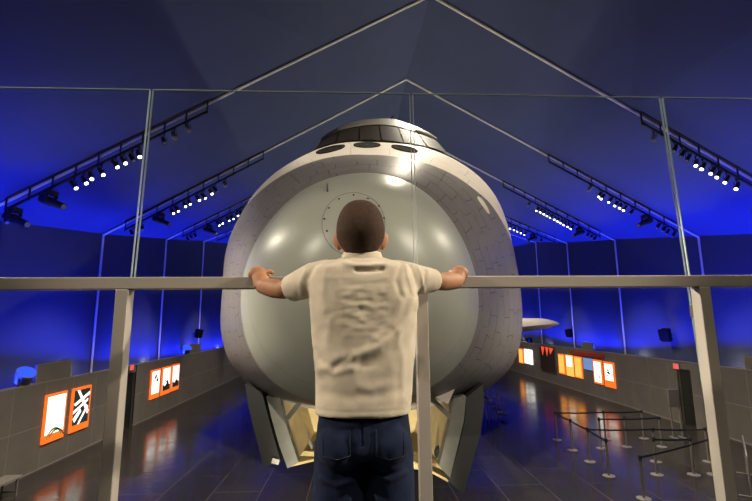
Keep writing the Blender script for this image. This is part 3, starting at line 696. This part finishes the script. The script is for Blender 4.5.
# boxes, speakers and blue lamps along the wall tops
def onwall(px, py, side): return atX(px, py, -WL if side == 'left' else WR)
def raised(label, side, px0, px1, ptop):
    a, b = onwall(px0, 370, side), onwall(px1, 370, side); sg = -1 if side == 'left' else 1
    zt = onwall((px0+px1)/2, ptop, side).z; y0, y1 = sorted((a.y, b.y))
    t = thing('raised_panel', label, 'panel', ((-WL if side == 'left' else WR)+sg*.06, (y0+y1)/2, PZ)); h = zt-PZ
    bm = bmesh.new(); box(bm, (0, 0, h/2), (.06, y1-y0, h), bevel=.006); obj('board', bm, MT['panel'], t)
    bm = bmesh.new(); box(bm, (0, 0, h-.012), (.075, y1-y0+.02, .024)); box(bm, (0, (y1-y0)/2, h/2), (.075, .024, h)); box(bm, (0, -(y1-y0)/2, h/2), (.075, .024, h)); obj('trim', bm, MT['pframe'], t)
raised('taupe board raised above the left wall beside the round blue lamp', 'left', 38, 72, 362)
raised('small taupe board raised on the far left wall top', 'left', 189, 200, 344)
raised('small taupe board raised on the right wall behind the lightboxes', 'right', 584, 594.5, 343)
raised('taupe board raised on the right wall at the picture edge', 'right', 745, 764, 357)
def uplamp(label, px, py, side, r):
    sg = 1 if side == 'left' else -1; X = (-WL if side == 'left' else WR) - sg*.06; p = atX(px, py, X); 
    t = thing('blue_uplight', label, 'uplight', (X, p.y, PZ), group='blue uplights on the wall tops')
    bm = bmesh.new(); bar(bm, (0, -r*.8, 0), (0, -r*.8, r*1.1), .05, .05); bar(bm, (0, r*.8, 0), (0, r*.8, r*1.1), .05, .05); bar(bm, (0, -r*.82, .025), (0, r*.82, .025), .05, .05); obj('yoke', bm, MT['dgrey'], t)
    bm = bmesh.new(); c = Vector((0, 0, r*1.08)); d = Vector((sg*.5, -.3, .8)).normalized(); tube(bm, [c-d*.22, c-d*.2, c+d*.1, c+d*.12], [r*.6, r*.8, r*.95, r], 24); obj('drum', bm, MT['dgrey'], t, smooth=True)
    bm = bmesh.new(); disc(bm, c+d*.121, d, r*.9, .006, 24); obj('blue_lens', bm, MT['bluel'], t, smooth=True)
MT['bluel'] = glow('blue_lens', (.03, .09, 1), 1.2)
uplamp('round blue wash lamp on the left wall top near the picture edge', 25, 374, 'left', .26)
uplamp('round blue wash lamp on the far left wall top', 186.5, 350, 'left', .26)
def speaker(label, px, py, side, s):
    rib = RIB[0][0].x if side == 'left' else RIB[0][2].x; sg = 1 if side == 'left' else -1; X = rib+sg*.45; p = atX(px, py, X)
    t = thing('wall_speaker', label, 'loudspeaker', (X, p.y, p.z-s/2), group='black speakers on the blue fabric walls'); R_ = Matrix.Rotation(sg*-.5, 3, 'Z') @ Matrix.Rotation(sg*.22, 3, 'Y')
    bm = bmesh.new(); box(bm, (0, 0, s/2), (s*.6, s*.62, s), R_, bevel=.02); obj('cabinet', bm, MT['matte'], t)
    bm = bmesh.new(); box(bm, (sg*s*.31, 0, s/2), (.02, s*.54, s*.9), R_); obj('grille', bm, MT['matte'], t)
    bm = bmesh.new(); bar(bm, (0, 0, s/2), (-sg*.48, .02, s/2), .05, .05); obj('bracket', bm, MT['black'], t)
speaker('black speaker tilted on the blue wall left of the right railing post', 666, 335, 'right', .55)
speaker('black speaker on the blue right wall above the small raised board', 569.5, 333, 'right', .5)
speaker('black speaker on the blue left wall near the shuttle', 198.5, 333.5, 'left', .5)
speaker('black speaker on the far right wall beside the wing', 529.5, 341, 'right', .5)

# ---------------------------------------------------------------- queue posts with belts
SB = [(557, 440), (572.5, 450.4), (590, 462), (609, 476.3), (605.7, 439.5), (601.3, 448.6), (627, 447), (644, 438.7), (662, 447), (656, 462), (657, 475), (644, 499), (694, 475), (709, 462), (714, 475)]
SL = ['leftmost of the back row by the shuttle', 'second along the slanting belt from the left', 'third along the slanting belt from the left', 'at the front end of the slanting belt', 'in the back row middle behind the slanting belt',
      'left end of the second belt row', 'short of the middle between two belt rows', 'right end of the back row', 'right end of the second belt row', 'middle of the third belt row', 'left end of the fourth belt row', 'nearest one at the front, base almost out of the picture', 'just left of the right railing post', 'behind the right railing post', 'hidden behind the right railing post']
pts = [atZ(px, py, 0) for px, py in SB]
BELTS = [(0, 4), (4, 7), (0, 1), (1, 2), (2, 3), (5, 8), (2, 9), (9, 13), (10, 12), (11, 14)]
bp = bmesh.new(); tube(bp, [(0, 0, 0), (0, 0, .018), (0, 0, .03), (0, 0, .034)], [.165, .165, .12, .03], 24)
stn = None
for i, p in enumerate(pts):
    if stn is None:
        o = thing('queue_post', '', 'stanchion', p); stn = o
        obj('base', bp, MT['chrome'], o, smooth=True)
        bm = bmesh.new(); tube(bm, [(0, 0, .02), (0, 0, .90)], .032, 14); obj('pole', bm, MT['chrome'], o, smooth=True)
        bm = bmesh.new(); tube(bm, [(0, 0, .89), (0, 0, .985), (0, 0, 1.0)], [.042, .042, .03], 14); obj('belt_head', bm, MT['black'], o, smooth=True)
    else:
        o = stn.copy(); COL.objects.link(o)
        for ch in [c for c in stn.children if c.name.split('.')[0] != 'belt']:
            c = ch.copy(); COL.objects.link(c); c.parent = o
        o.location = p
    o['label'] = 'steel belt-barrier post, ' + SL[i]; o['group'] = 'queue posts on the right'
    for a, b in BELTS:
        if a == i:
            v = pts[b]-p; bm = bmesh.new(); n = 12
            q = [Vector((v.x*k/n, v.y*k/n, .94-.025*math.sin(PI*k/n))) for k in range(n+1)]
            sd = Vector((-v.y, v.x, 0)).normalized()*.004
            loft(bm, [[w+sd*s_+Vector((0, 0, dz)) for w in q] for s_, dz in ((-1, -.025), (1, -.025), (1, .025), (-1, .025), (-1, -.025))], close=False)
            obj('belt', bm, MT['belt'], o)
# two-legged sign stand by the door
p = atX(674, 437, 12.2); p = atZ(677, 438, 0)
t = thing('sign_stand', 'grey two-legged sign stand in front of the dark doorway', 'sign stand', p)
up = atY(673.5, 398, p.y)-p; hw = .22
bm = bmesh.new(); box(bm, (up.x, 0, up.z), (.42, .08, .62), bevel=.01); obj('sign_board', bm, MT['panel'], t)
for s in (-1, 1):
    bm = bmesh.new(); bar(bm, (up.x+s*.17, 0, up.z-.3), (s*.17+.06, 0, 0.01), .05, .05); obj('leg', bm, MT['chrome'], t)
    bm = bmesh.new(); box(bm, (s*.17+.06, 0, .012), (.10, .4, .024)); obj('foot', bm, MT['chrome'], t)
# steel crowd barrier at the right edge
p = atZ(752, 497, 0)
t = thing('crowd_barrier', 'steel tube crowd barrier at the right picture edge', 'barrier', p, rz=math.radians(50))
bm = bmesh.new(); pl = [(-.1, 0, .05), (-.1, 0, .95), (0, 0, 1.05), (1.8, 0, 1.05), (1.9, 0, .95), (1.9, 0, .05)]
tube(bm, pl, .02, 10); tube(bm, [(-.1, 0, .2), (1.9, 0, .2)], .016, 8); obj('frame', bm, MT['chrome'], t, smooth=True)
for i in range(12):
    bm = bmesh.new(); tube(bm, [(.05+.15*i, 0, .2), (.05+.15*i, 0, 1.04)], .008, 6); obj('bar', bm, MT['chrome'], t, smooth=True)
for x in (-.1, 1.9):
    bm = bmesh.new(); box(bm, (x, 0, .02), (.05, .5, .04), bevel=.006); obj('foot', bm, MT['chrome'], t)
# bench at the left edge
p = atZ(9, 499, 0); q = atZ(2, 520, 0)
a, b = atX(22.5, 474.5, -8.55), atX(-14, 495, -8.55)
t = thing('bench', 'grey metal bench against the left exhibit wall at the picture edge', 'bench', (-8.75, (a.y+b.y)/2, 0))
ln = abs(a.y-b.y); zt = a.z
bm = bmesh.new(); box(bm, (0, 0, zt-.03), (.42, ln, .06), bevel=.008); obj('seat', bm, MT['chrome'], t)
for s in (-1, 1):
    bm = bmesh.new()
    for sx in (-1, 1): bar(bm, (sx*.17, s*(ln/2-.12), zt-.05), (sx*.17, s*(ln/2-.12), 0), .04, .04)
    bar(bm, (-.17, s*(ln/2-.12), .1), (.17, s*(ln/2-.12), .1), .04, .04); obj('leg_frame', bm, MT['dgrey'], t)

# ---------------------------------------------------------------- the boy
BY = 1.38
boy = thing('person', 'boy from behind in cream shirt and dark jeans, arms spread gripping the railing', 'person', (atY(361, 400, BY).x, BY, ZP))
bl = Vector(boy.location)
def bobj(name, bm, m_, parent=None, smooth='all'):
    bmesh.ops.translate(bm, vec=-bl, verts=bm.verts); return obj(name, bm, m_, parent or boy, smooth)
def P2(px, py, y=BY): return atY(px, py, y)
cx0 = bl.x
# head
HT = P2(360.5, 202, BY).z; HC = Vector((P2(360.5, 228).x, BY-.005, HT-.104))
def headshape(d):
    x, y, z = d
    rx, ry_, rz = .0735, .088, .102
    k = max(0, -z)
    sx = 1-.16*k**1.6; X = rx*x*sx*(1+.05*max(0, z)*(1-z*z))
    # squarer crown seen from behind
    if z > 0: X = rx*math.copysign(abs(x)**.84, x)*(1-.02*z)*(1+.03*z*(1-z))
    else: X = rx*math.copysign(abs(x)**(.84+.16*min(1, k*1.6)), x)*(1-.30*k**1.5)
    Y = ry_*y*(1+.06*math.exp(-((z-.15)/.5)**2) if y < 0 else 1-.06*k)
    if y < 0: Y *= 1-.30*k**1.5
    Z = rz*(math.copysign(abs(z)**.92, z))
    if z > 0: Z *= 1-.05*(y*y)
    return Vector((X, Y, Z))
bm = bmesh.new(); vs = bmesh.ops.create_uvsphere(bm, u_segments=40, v_segments=28, radius=1)['verts']
for v in vs: v.co = HC+headshape(v.co)
# face (turned away): brow, nose, cheeks, lips, chin
ell(bm, HC+Vector((0, .072, -.062)), (.042, .026, .036)); ell(bm, HC+Vector((0, .080, -.088)), (.022, .016, .015))
ell(bm, HC+Vector((0, .094, -.028)), (.012, .014, .018)); ell(bm, HC+Vector((0, .099, -.036)), (.017, .012, .009)); tube(bm, [HC+Vector((0, .083, .008)), HC+Vector((0, .098, -.03))], [.006, .009], 8)
for s in (-1, 1):
    ell(bm, HC+Vector((s*.034, .068, -.034)), (.024, .018, .02)); ell(bm, HC+Vector((s*.028, .079, .018)), (.022, .010, .007))
ell(bm, HC+Vector((0, .092, -.057)), (.020, .007, .005)); ell(bm, HC+Vector((0, .090, -.067)), (.018, .008, .006))
# ears
for s, px in ((-1, 336.6), (1, 384.6)):
    c = P2(px, 241, BY+.0); c = Vector((c.x, BY+.0, c.z))
    Rm = Matrix.Rotation(s*math.radians(12), 3, 'Y') @ Matrix.Rotation(s*math.radians(-28), 3, 'Z')
    ell(bm, c, (.0085, .019, .027), Rm); ell(bm, c+Vector((-s*.006, .004, -.018)), (.008, .010, .012), Rm); ell(bm, c+Vector((-s*.012, .008, 0)), (.012, .012, .018))
# neck and shoulders, trunk
NK = P2(361, 256); zS = P2(361, 268).z
tube(bm, [HC+Vector((0, .0, -.05)), Vector((NK.x, BY, NK.z+.02)), Vector((NK.x, BY-.002, NK.z-.02)), Vector((NK.x, BY, NK.z-.06))], [.054, .050, .055, .07], 20)
zs = [P2(361, q).z for q in (268, 285, 320, 360, 395, 420)]
rings = []
for z, hw, hd in zip(zs, (.075, .10, .11, .105, .105, .10), (.05, .065, .07, .07, .075, .075)):
    rings.append([Vector((cx0+hw*math.cos(q), BY+hd*math.sin(q), z)) for q in [2*PI*i/24 for i in range(24)]])
loft(bm, rings, cap=(True, True))
SH = {-1: P2(318, 273, 1.385), 1: P2(405, 272, 1.385)}
EL = {-1: P2(283, 290, 1.485), 1: P2(440, 281.5, 1.485)}
WRI = {-1: P2(262, 286, 1.595), 1: P2(457, 281, 1.605)}
hand = {}
for s in (-1, 1):
    a, e, w = SH[s], EL[s], WRI[s]
    tube(bm, [Vector((cx0+s*.06, BY, a.z-.005)), a, a.lerp(e, .5), e, e.lerp(w, .35), e.lerp(w, .75), w], [.036, .034, .031, .031, .033, .031, .027], 18)
    # palm lying on the near top edge of the rail
    hx = P2(258 if s < 0 else 459, 280, 1.65).x
    k0 = Vector((hx, 1.645, RZ+.012)); hand[s] = k0
    ell(bm, k0+Vector((-s*.0, -.004, -.006)), (.035, .032, .028), Matrix.Rotation(math.radians(-35), 3, 'X'), 18, 12)
    tube(bm, [w, w.lerp(k0, .5)+Vector((0, 0, .0)), k0], [.027, .028, .022], 14)
    ell(bm, w.lerp(k0, .55)+Vector((-s*.012, 0, 0)), (.022, .024, .018))
    # four fingers of unequal length over the top of the rail
    for j, (ox_, ln) in enumerate(((.0255, .88), (.0085, 1.0), (-.0085, .96), (-.0245, .78))):
        fx = k0.x - s*ox_     # index nearest the body
        zt = RZ+.0085
        q = [Vector((fx, 1.648, RZ+.010)), Vector((fx, 1.672, zt+.009)), Vector((fx, 1.698, zt+.003)), Vector((fx+.001, 1.724, zt-.004)), Vector((fx+.001, 1.730, RZ-.002-.022*ln))]
        tube(bm, q, [.0095, .0088, .0082, .0078, .0066], 10); ell(bm, q[-1], (.0066,)*3, None, 10, 8); ell(bm, q[1], (.0092,)*3, None, 10, 8)
    # thumb from the side of the palm
    if s < 0: q = [k0+Vector((.014, -.004, -.008)), k0+Vector((.028, -.004, .002)), k0+Vector((.040, .004, .006)), k0+Vector((.050, .012, .002))]
    else: q = [k0+Vector((-.014, -.004, -.012)), k0+Vector((-.030, -.004, -.024)), k0+Vector((-.040, .006, -.040)), k0+Vector((-.044, .010, -.054))]
    tube(bm, q, [.0125, .0108, .0095, .0078], 12); ell(bm, q[-1], (.0078,)*3, None, 10, 8)
# legs inside the jeans
HIP = P2(361, 425).z
for s in (-1, 1):
    tube(bm, [(cx0+s*.07, BY, HIP+.05), (cx0+s*.072, BY, HIP-.12), (cx0+s*.072, BY+.005, ZP+.36), (cx0+s*.072, BY-.01, ZP+.24), (cx0+s*.072, BY-.005, ZP+.07)], [.055, .056, .046, .046, .032], 16)
    tube(bm, [(cx0+s*.072, BY-.02, ZP+.05), (cx0+s*.08, BY+.11, ZP+.035)], [.03, .025], 12)
bm = voxel(bm, .0034, 3, .5)
body = bobj('body', bm, MT['skin'])
# hair: close-cropped cap following the skull
bm = bmesh.new(); vs = bmesh.ops.create_uvsphere(bm, u_segments=64, v_segments=44, radius=1)['verts']
dead = []
for v in vs:
    d = v.co.copy(); ang = math.atan2(d.y, abs(d.x))          # front positive
    line = -.70 if ang < -.5 else (-.70+(ang+.5)/.45*.48 if ang < -.05 else (-.22+(ang+.05)/.5*.50 if ang < .45 else .28+.20*min(1, (ang-.45)/.6)))
    h = .0042 * min(1, max(-.6, (d.z-line)*9)); v.co = HC+headshape(d)*(1+h/.085)
    if d.z < line-.10: dead.append(v)
bmesh.ops.delete(bm, geom=dead, context='VERTS'); bobj('hair', bm, MT['hair'])
for s in (-1, 1):
    bm = bmesh.new(); ell(bm, HC+Vector((s*.028, .0735, -.002)), (.0115,)*3); e_ = bobj('eye', bm, MT['eyew'])
    bm = bmesh.new(); ell(bm, HC+Vector((s*.028, .0825, -.002)), (.0055, .0035, .0055)); bobj('iris', bm, MT['iris'], e_)
# shirt
bm = bmesh.new()
sec = [(256, 345, 379, .044), (259, 338, 386, .054), (263, 323, 400, .070), (269, 312, 412, .086), (280, 308, 416, .096), (292, 308.5, 418, .101), (305, 310, 418, .103), (328, 311.5, 416.5, .104), (350, 313, 415, .104), (370, 315.5, 413, .106), (390, 316, 412, .108), (404, 315.5, 411, .110), (411.5, 315, 410.5, .111)]
rings = []
for py, x0, x1, hd in sec:
    a, b = P2(x0, py), P2(x1, py); hw = (b.x-a.x)/2; c = (a+b)/2; n_p = 2.5 if py > 262 else 2.1; r_ = []
    for i in range(56):
        q = 2*PI*i/56; cc, ss = math.cos(q), math.sin(q)
        r_.append(Vector((c.x+hw*math.copysign(abs(cc)**(2/n_p), cc), BY+.0+hd*math.copysign(abs(ss)**(2/n_p), ss), c.z)))
    rings.append(r_)
loft(bm, rings, cap=(True, True))
tube(bm, [P2(340, 279, 1.38), P2(327, 278, 1.385), P2(313, 280, 1.395), P2(302, 284, 1.42), P2(291.5, 288.5, 1.455)], [.062, .060, .055, .049, .0455], 24)
tube(bm, [P2(386, 279, 1.38), P2(398, 278, 1.385), P2(409, 278.5, 1.395), P2(421, 280, 1.42), P2(435, 280.5, 1.455)], [.060, .058, .053, .046, .038], 24)
bm = voxel(bm, .0042, 7, .5)
bm.normal_update()
# folds: each is a soft ridge along a line drawn on the back of the shirt (pixel-sized widths on the cloth)
def W2(px, py): p = P2(px, py, BY-.105); return Vector((p.x, p.z))
FOLDS = []
def fold(pts, w, amp): FOLDS.append(([W2(*p) for p in pts], w, amp))
sc_ = .0031
fold([(414, 300), (408, 318), (396, 334), (380, 347), (360, 354), (338, 360), (318, 372)], 5*sc_, .011)
fold([(417, 312), (412, 328), (400, 346), (384, 358), (362, 364)], 5*sc_, -.008)
fold([(404, 292), (400, 310), (390, 325), (377, 338)], 4*sc_, .006)
fold([(313, 352), (320, 364), (333, 367), (348, 357)], 4*sc_, -.008)
fold([(318, 366), (334, 374), (352, 368)], 3.5*sc_, .006)
fold([(326, 394), (350, 397), (378, 395), (400, 391)], 5*sc_, -.004)
fold([(345, 262), (357, 265), (370, 265), (386, 263)], 2.6*sc_, .008); fold([(357, 269), (368, 270), (382, 268)], 2.6*sc_, -.013)
for i in range(9):
    y_ = 284+i*6.0; o_ = random.uniform(-5, 5)
    fold([(340+o_, y_+random.uniform(-3, 3)), (356, y_+random.uniform(-2, 2)), (372, y_+random.uniform(-4, 2)), (388+o_, y_-4+random.uniform(-4, 4))], 1.9*sc_, random.choice((.0008, -.0012, .0008)))
fold([(326, 268), (322, 285), (324, 310)], 4*sc_, .004); fold([(402, 264), (397, 280), (402, 296)], 3*sc_, -.006)
fold([(413, 262), (417, 275), (421, 292)], 2*sc_, -.006); fold([(422, 264), (426, 276), (430, 290)], 1.8*sc_, .006); fold([(431, 267), (430, 278), (424, 292)], 1.8*sc_, -.006)
fold([(408, 262), (409, 276), (415, 294)], 2*sc_, .005)
fold([(312, 264), (303, 280), (305, 297)], 2.6*sc_, -.005); fold([(302, 268), (296, 282), (298, 300)], 2.4*sc_, .004); fold([(330, 320), (326, 345), (330, 356)], 4*sc_, .004)
fold([(398, 330), (403, 360), (404, 400)], 4*sc_, .004); fold([(352, 372), (358, 385), (372, 390), (392, 384)], 5*sc_, .004)
hem_z = P2(360, 411.5).z
def segd(p, a, b):
    ab = b-a; t_ = max(0, min(1, (p-a).dot(ab)/max(1e-9, ab.dot(ab)))); return (p-a-ab*t_).length
for v in bm.verts:
    p = Vector((v.co.x, v.co.z)); d = 0
    if v.normal.y < .35:
        kf = min(1, max(0, (.35-v.normal.y)/.5))
        for pl, w, amp in FOLDS:
            if min(abs(p.x-q.x) for q in pl) > .12: continue
            dd = min(segd(p, pl[i], pl[i+1]) for i in range(len(pl)-1))
            if dd < 3*w: d += .58*amp*kf*math.exp(-(dd/(.95*w))**2)
    nz = noise.noise(v.co*16+Vector((3, 1, 7)))*.0020 + noise.noise(v.co*40)*.0007
    cw = W2(365, 306); d += noise.noise(Vector((v.co.x*34, 3, v.co.z*62)))*.0034*math.exp(-((p.x-cw.x)/.075)**2-((p.y-cw.y)/.075)**2)*(1 if v.normal.y < 0 else 0)
    hz = v.co.z-hem_z; d += nz
    d += -.0014*math.exp(-((hz-.020)/.0022)**2)
    # cuff welts
    v.co += v.normal*d
sh_ = bobj('shirt', bm, MT['shirt'])
bm = bmesh.new()     # collar band
cpt = []
for i in range(40):
    q = 2*PI*i/40; a, b = P2(343.5, 257), P2(380.5, 256.5); c = (a+b)/2; hw = (b.x-a.x)/2
    cpt.append((c.x+hw*math.cos(q), BY+.052*math.sin(q)-.003, c.z+.002-.010*math.sin(q)*(1 if math.sin(q) > 0 else .3)))
rr = [[Vector((c.x+(x-c.x)*k_, BY+(y-BY)*k_, z+dz)) for x, y, z in cpt] for k_, dz in ((1.16, -.020), (1.10, -.002), (1.03, .008), (.97, .007), (.98, -.02))]
loft(bm, rr); bobj('collar', bm, MT['shirt'], sh_)
# jeans
bm = bmesh.new(); rings = []
for py, x0, x1, hd in ((404, 320, 407, .095), (420, 318.5, 408.5, .103), (432, 317.5, 410, .108), (444, 316.5, 410.5, .106), (452, 316.5, 411, .095)):
    a, b = P2(x0, py), P2(x1, py); hw = (b.x-a.x)/2; c = (a+b)/2
    rings.append([Vector((c.x+hw*math.copysign(abs(math.cos(q))**.85, math.cos(q)), BY+hd*math.copysign(abs(math.sin(q))**.85, math.sin(q)), c.z)) for q in [2*PI*i/40 for i in range(40)]])
loft(bm, rings, cap=(True, True)); jc = (P2(316, 450).x+P2(411, 450).x)/2
for s in (-1, 1):
    ell(bm, (jc+s*.068, BY-.052, P2(361, 440).z), (.064, .058, .075))
    lx = jc+s*.0735
    tube(bm, [(lx-s*.004, BY, P2(361, 440).z), (lx, BY, P2(361, 470).z), (lx+s*.002, BY, P2(361, 501).z), (lx, BY+.012, ZP+.36), (lx, BY, ZP+.2), (lx, BY-.004, ZP+.035)], [.074, .075, .074, .066, .062, .060], 28)
bm = voxel(bm, .0045, 5, .5); bm.normal_update()
JF = [([W2(320, 425), W2(335, 432), W2(352, 431)], .009, -.004), ([W2(322, 470), W2(338, 478), W2(352, 474)], .008, -.005), ([W2(372, 462), W2(388, 470), W2(404, 466)], .008, -.005), ([W2(374, 478), W2(390, 484), W2(408, 478)], .007, .005), ([W2(320, 484), W2(336, 490), W2(354, 486)], .007, .005), ([W2(362, 422), W2(363, 445)], .004, -.006)]
for v in bm.verts:
    p = Vector((v.co.x, v.co.z)); d = noise.noise(v.co*14)*.004+noise.noise(v.co*38)*.0015
    if v.normal.y < .3:
        for pl, w, amp in JF:
            dd = min(segd(p, pl[i], pl[i+1]) for i in range(len(pl)-1)); d += amp*math.exp(-(dd/w)**2)
    v.co += v.normal*d
from mathutils.bvhtree import BVHTree
jb = BVHTree.FromBMesh(bm)
jeans = bobj('jeans', bm, MT['denim'])
for s, pxs in ((-1, (323, 350)), (1, (376, 404))):
    bm = bmesh.new(); cols = []
    for i in range(9):
        col_ = []
        for j in range(9):
            u = i/8; v_ = j/8; px = pxs[0]+(pxs[1]-pxs[0])*u; bot = 456+4*(1-abs(2*u-1)); py = 430+(bot-430)*v_
            o_ = P2(px, py, 1.0); d_ = (o_-EYE).normalized(); h = jb.ray_cast(EYE, d_)
            p = h[0]-d_*.0025 if h[0] else P2(px, py, BY-.11); col_.append(p)
        cols.append(col_)
    loft(bm, cols, close=False); pk = bobj('back_pocket', bm, MT['denim'], jeans)
    bm = bmesh.new(); tube(bm, [p-Vector((0, .0012, 0)) for p in cols[0]]+[c_[-1]-Vector((0, .0012, 0)) for c_ in cols[1:]]+[p-Vector((0, .0012, 0)) for p in cols[-1][::-1]], .0009, 5); bobj('stitching', bm, MT['stitch'], pk)
for s in (-1, 1):
    bm = bmesh.new(); x = jc+s*.078; rings = []
    for y, hw, h in ((-.062, .024, .05), (-.05, .034, .066), (0, .037, .072), (.05, .040, .058), (.11, .042, .040), (.14, .036, .032), (.158, .018, .022)):
        rings.append([Vector((x+s*.04*max(0, y)+hw*math.cos(q), BY+y, ZP+.016+max(0, math.sin(q))*h)) for q in [2*PI*i/20 for i in range(20)]])
    loft(bm, rings, cap=(True, True)); so = bobj('shoe', bm, MT['shoe'])
    bm = bmesh.new(); loft(bm, [[Vector((x+s*.04*max(0, y)+hw*sx, BY+y, ZP+z_)) for y, hw in ((-.066, .02), (-.05, .037), (0, .04), (.06, .044), (.12, .043), (.15, .03), (.162, .012)) for sx in (1,)] +
                               [Vector((x+s*.04*max(0, y)-hw, BY+y, ZP+z_)) for y, hw in ((.162, .012), (.15, .03), (.12, .043), (.06, .044), (0, .04), (-.05, .037), (-.066, .02))] for z_ in (.001, .02)], cap=(True, True)); bobj('sole', bm, MT['sole'], so, 30)

# ---------------------------------------------------------------- lights
def spot(name, loc, tgt, power, col, size=60, blend=.6, rad=.08):
    L = bpy.data.lights.new(name, 'SPOT'); L.energy = power; L.color = col; L.spot_size = math.radians(size); L.spot_blend = blend; L.shadow_soft_size = rad
    o = bpy.data.objects.new(name, L); COL.objects.link(o); o.location = loc; o.rotation_euler = (Vector(tgt)-Vector(loc)).to_track_quat('-Z', 'Y').to_euler(); return o
def area(name, loc, d, sx, sy, power, col, spread=180):
    L = bpy.data.lights.new(name, 'AREA'); L.shape = 'RECTANGLE'; L.size = sx; L.size_y = sy; L.energy = power; L.color = col; L.spread = math.radians(spread)
    o = bpy.data.objects.new(name, L); COL.objects.link(o); o.location = loc; o.rotation_euler = Vector(d).to_track_quat('-Z', 'Y').to_euler(); return o
BLUE = (.012, .028, 1.0)
for k in range(-2, 6):
    for s, X, pw in ((-1, -WL-.2, 380), (1, WR+.25, 450)):
        y = ry(k)+SP/2
        o = area('blue_wash', (X, y, 2.40), (0, 0, 1), .12, SP*.9, pw, BLUE, 80)
        o.rotation_euler = (Matrix.Rotation(s*-.13, 3, 'Y') @ Matrix.Rotation(PI, 3, 'X')).to_euler()
        if k < 5:      # added roof fill without fixtures, aimed across the hall at the opposite slope
            area('white_fill', (X+s*-.0, y+1.3, 2.46), Vector((-s*13.5, 0, 10.0 if s < 0 else 11.5)), .3, .3, 155, (1, .95, .82), 85)
WARM = (1, .86, .68)
spot('track_key_left', (-6.2, -1.2, 7.2), (.1, 4.8, 5.5), 1600, WARM, 40)
spot('track_top', (-3.0, 3.2, 10.0), (.2, 6.2, 7), 620, WARM, 34); spot('track_top', (5.6, 3.2, 10.6), (.6, 6.2, 7), 700, WARM, 34)
spot('track_key_right', (8.0, -.8, 8.4), (.5, 4.9, 5.7), 2500, WARM, 38)
spot('track_boy_left', (-4.8, .6, 6.8), (.02, 1.4, 4.1), 1050, WARM, 16)
spot('track_boy_right', (5.0, .5, 7.0), (.02, 1.4, 4.1), 1500, WARM, 16)
spot('bounce_fill_left', (-7.0, 6.8, 8.4), (.7, 1.6, 4.0), 900, WARM, 24)  # added lamp in place of light bounced off the shuttle nose
spot('post_fill_right', (-6.6, 7.4, 8.3), (1.37, 1.69, 3.9), 6500, WARM, 9, .4)  # added narrow fill for the inner face of the right post
spot('post_fill_left', (8.4, 7.4, 9.0), (-.87, 1.69, 3.9), 2600, WARM, 9, .4)  # same added fill for the left post
spot('bounce_fill_right', (8.6, 6.8, 9.0), (-.4, 1.6, 4.0), 1000, WARM, 24)  # added bounce fill from the other side
spot('track_boy_back', (-.6, -.2, 9.6), (.1, 1.4, 4.0), 150, WARM, 20)
spot('rail_fill', (1.5, -2.4, 9.8), (.5, 1.7, 4.0), 420, WARM, 40)  # added wide fill to lift the rail and posts
spot('floor_fill_nose', (-3.6, 2.6, 8.0), (-2.2, 6.5, 0), 2600, WARM, 60); spot('floor_fill_nose', (5.2, 2.6, 8.5), (3.6, 6.5, 0), 2600, WARM, 60)  # added pair of fills brightening the floor beside the nose
spot('well_fill', (.15, 3.6, .5), (.1, 6.2, 2.9), 1200, (1, .88, .7), 46)  # added lamp without a fixture, brightens the gear well from below
for s, X, Z in ((-1, -4.0, 9.0), (1, 8.0, 9.4)):
    for y in (9, 15, 21, 28, 36):
        spot('track_wall', (X, y-1, Z), (-WL if s < 0 else WR, y, .3), 900, WARM, 50)
for y in (7, 12, 18): spot('track_floor', (-4.6, y, 8.6), (-4.0, y, 0), 1500, WARM, 100); spot('track_floor', (7.6, y+1, 9.0), (6.5, y+1, 0), 1500, WARM, 100)
for y in (12, 20, 30): spot('track_floor', (2.6, y, 12.6), (2.6, y, 0), 3000, WARM, 120)
wo = bpy.data.worlds.new('world'); S.world = wo; wo.use_nodes = True
wo.node_tree.nodes['Background'].inputs[0].default_value = (.01, .012, .02, 1); wo.node_tree.nodes['Background'].inputs[1].default_value = 1
S.view_settings.view_transform = 'Standard'; S.view_settings.look = 'None'; S.view_settings.exposure = 0; S.view_settings.gamma = 1; S.view_settings.use_curve_mapping = False
S.cycles.use_denoising = True; S.cycles.max_bounces = 8; S.cycles.transparent_max_bounces = 12; S.cycles.caustics_reflective = False; S.cycles.sample_clamp_indirect = 4
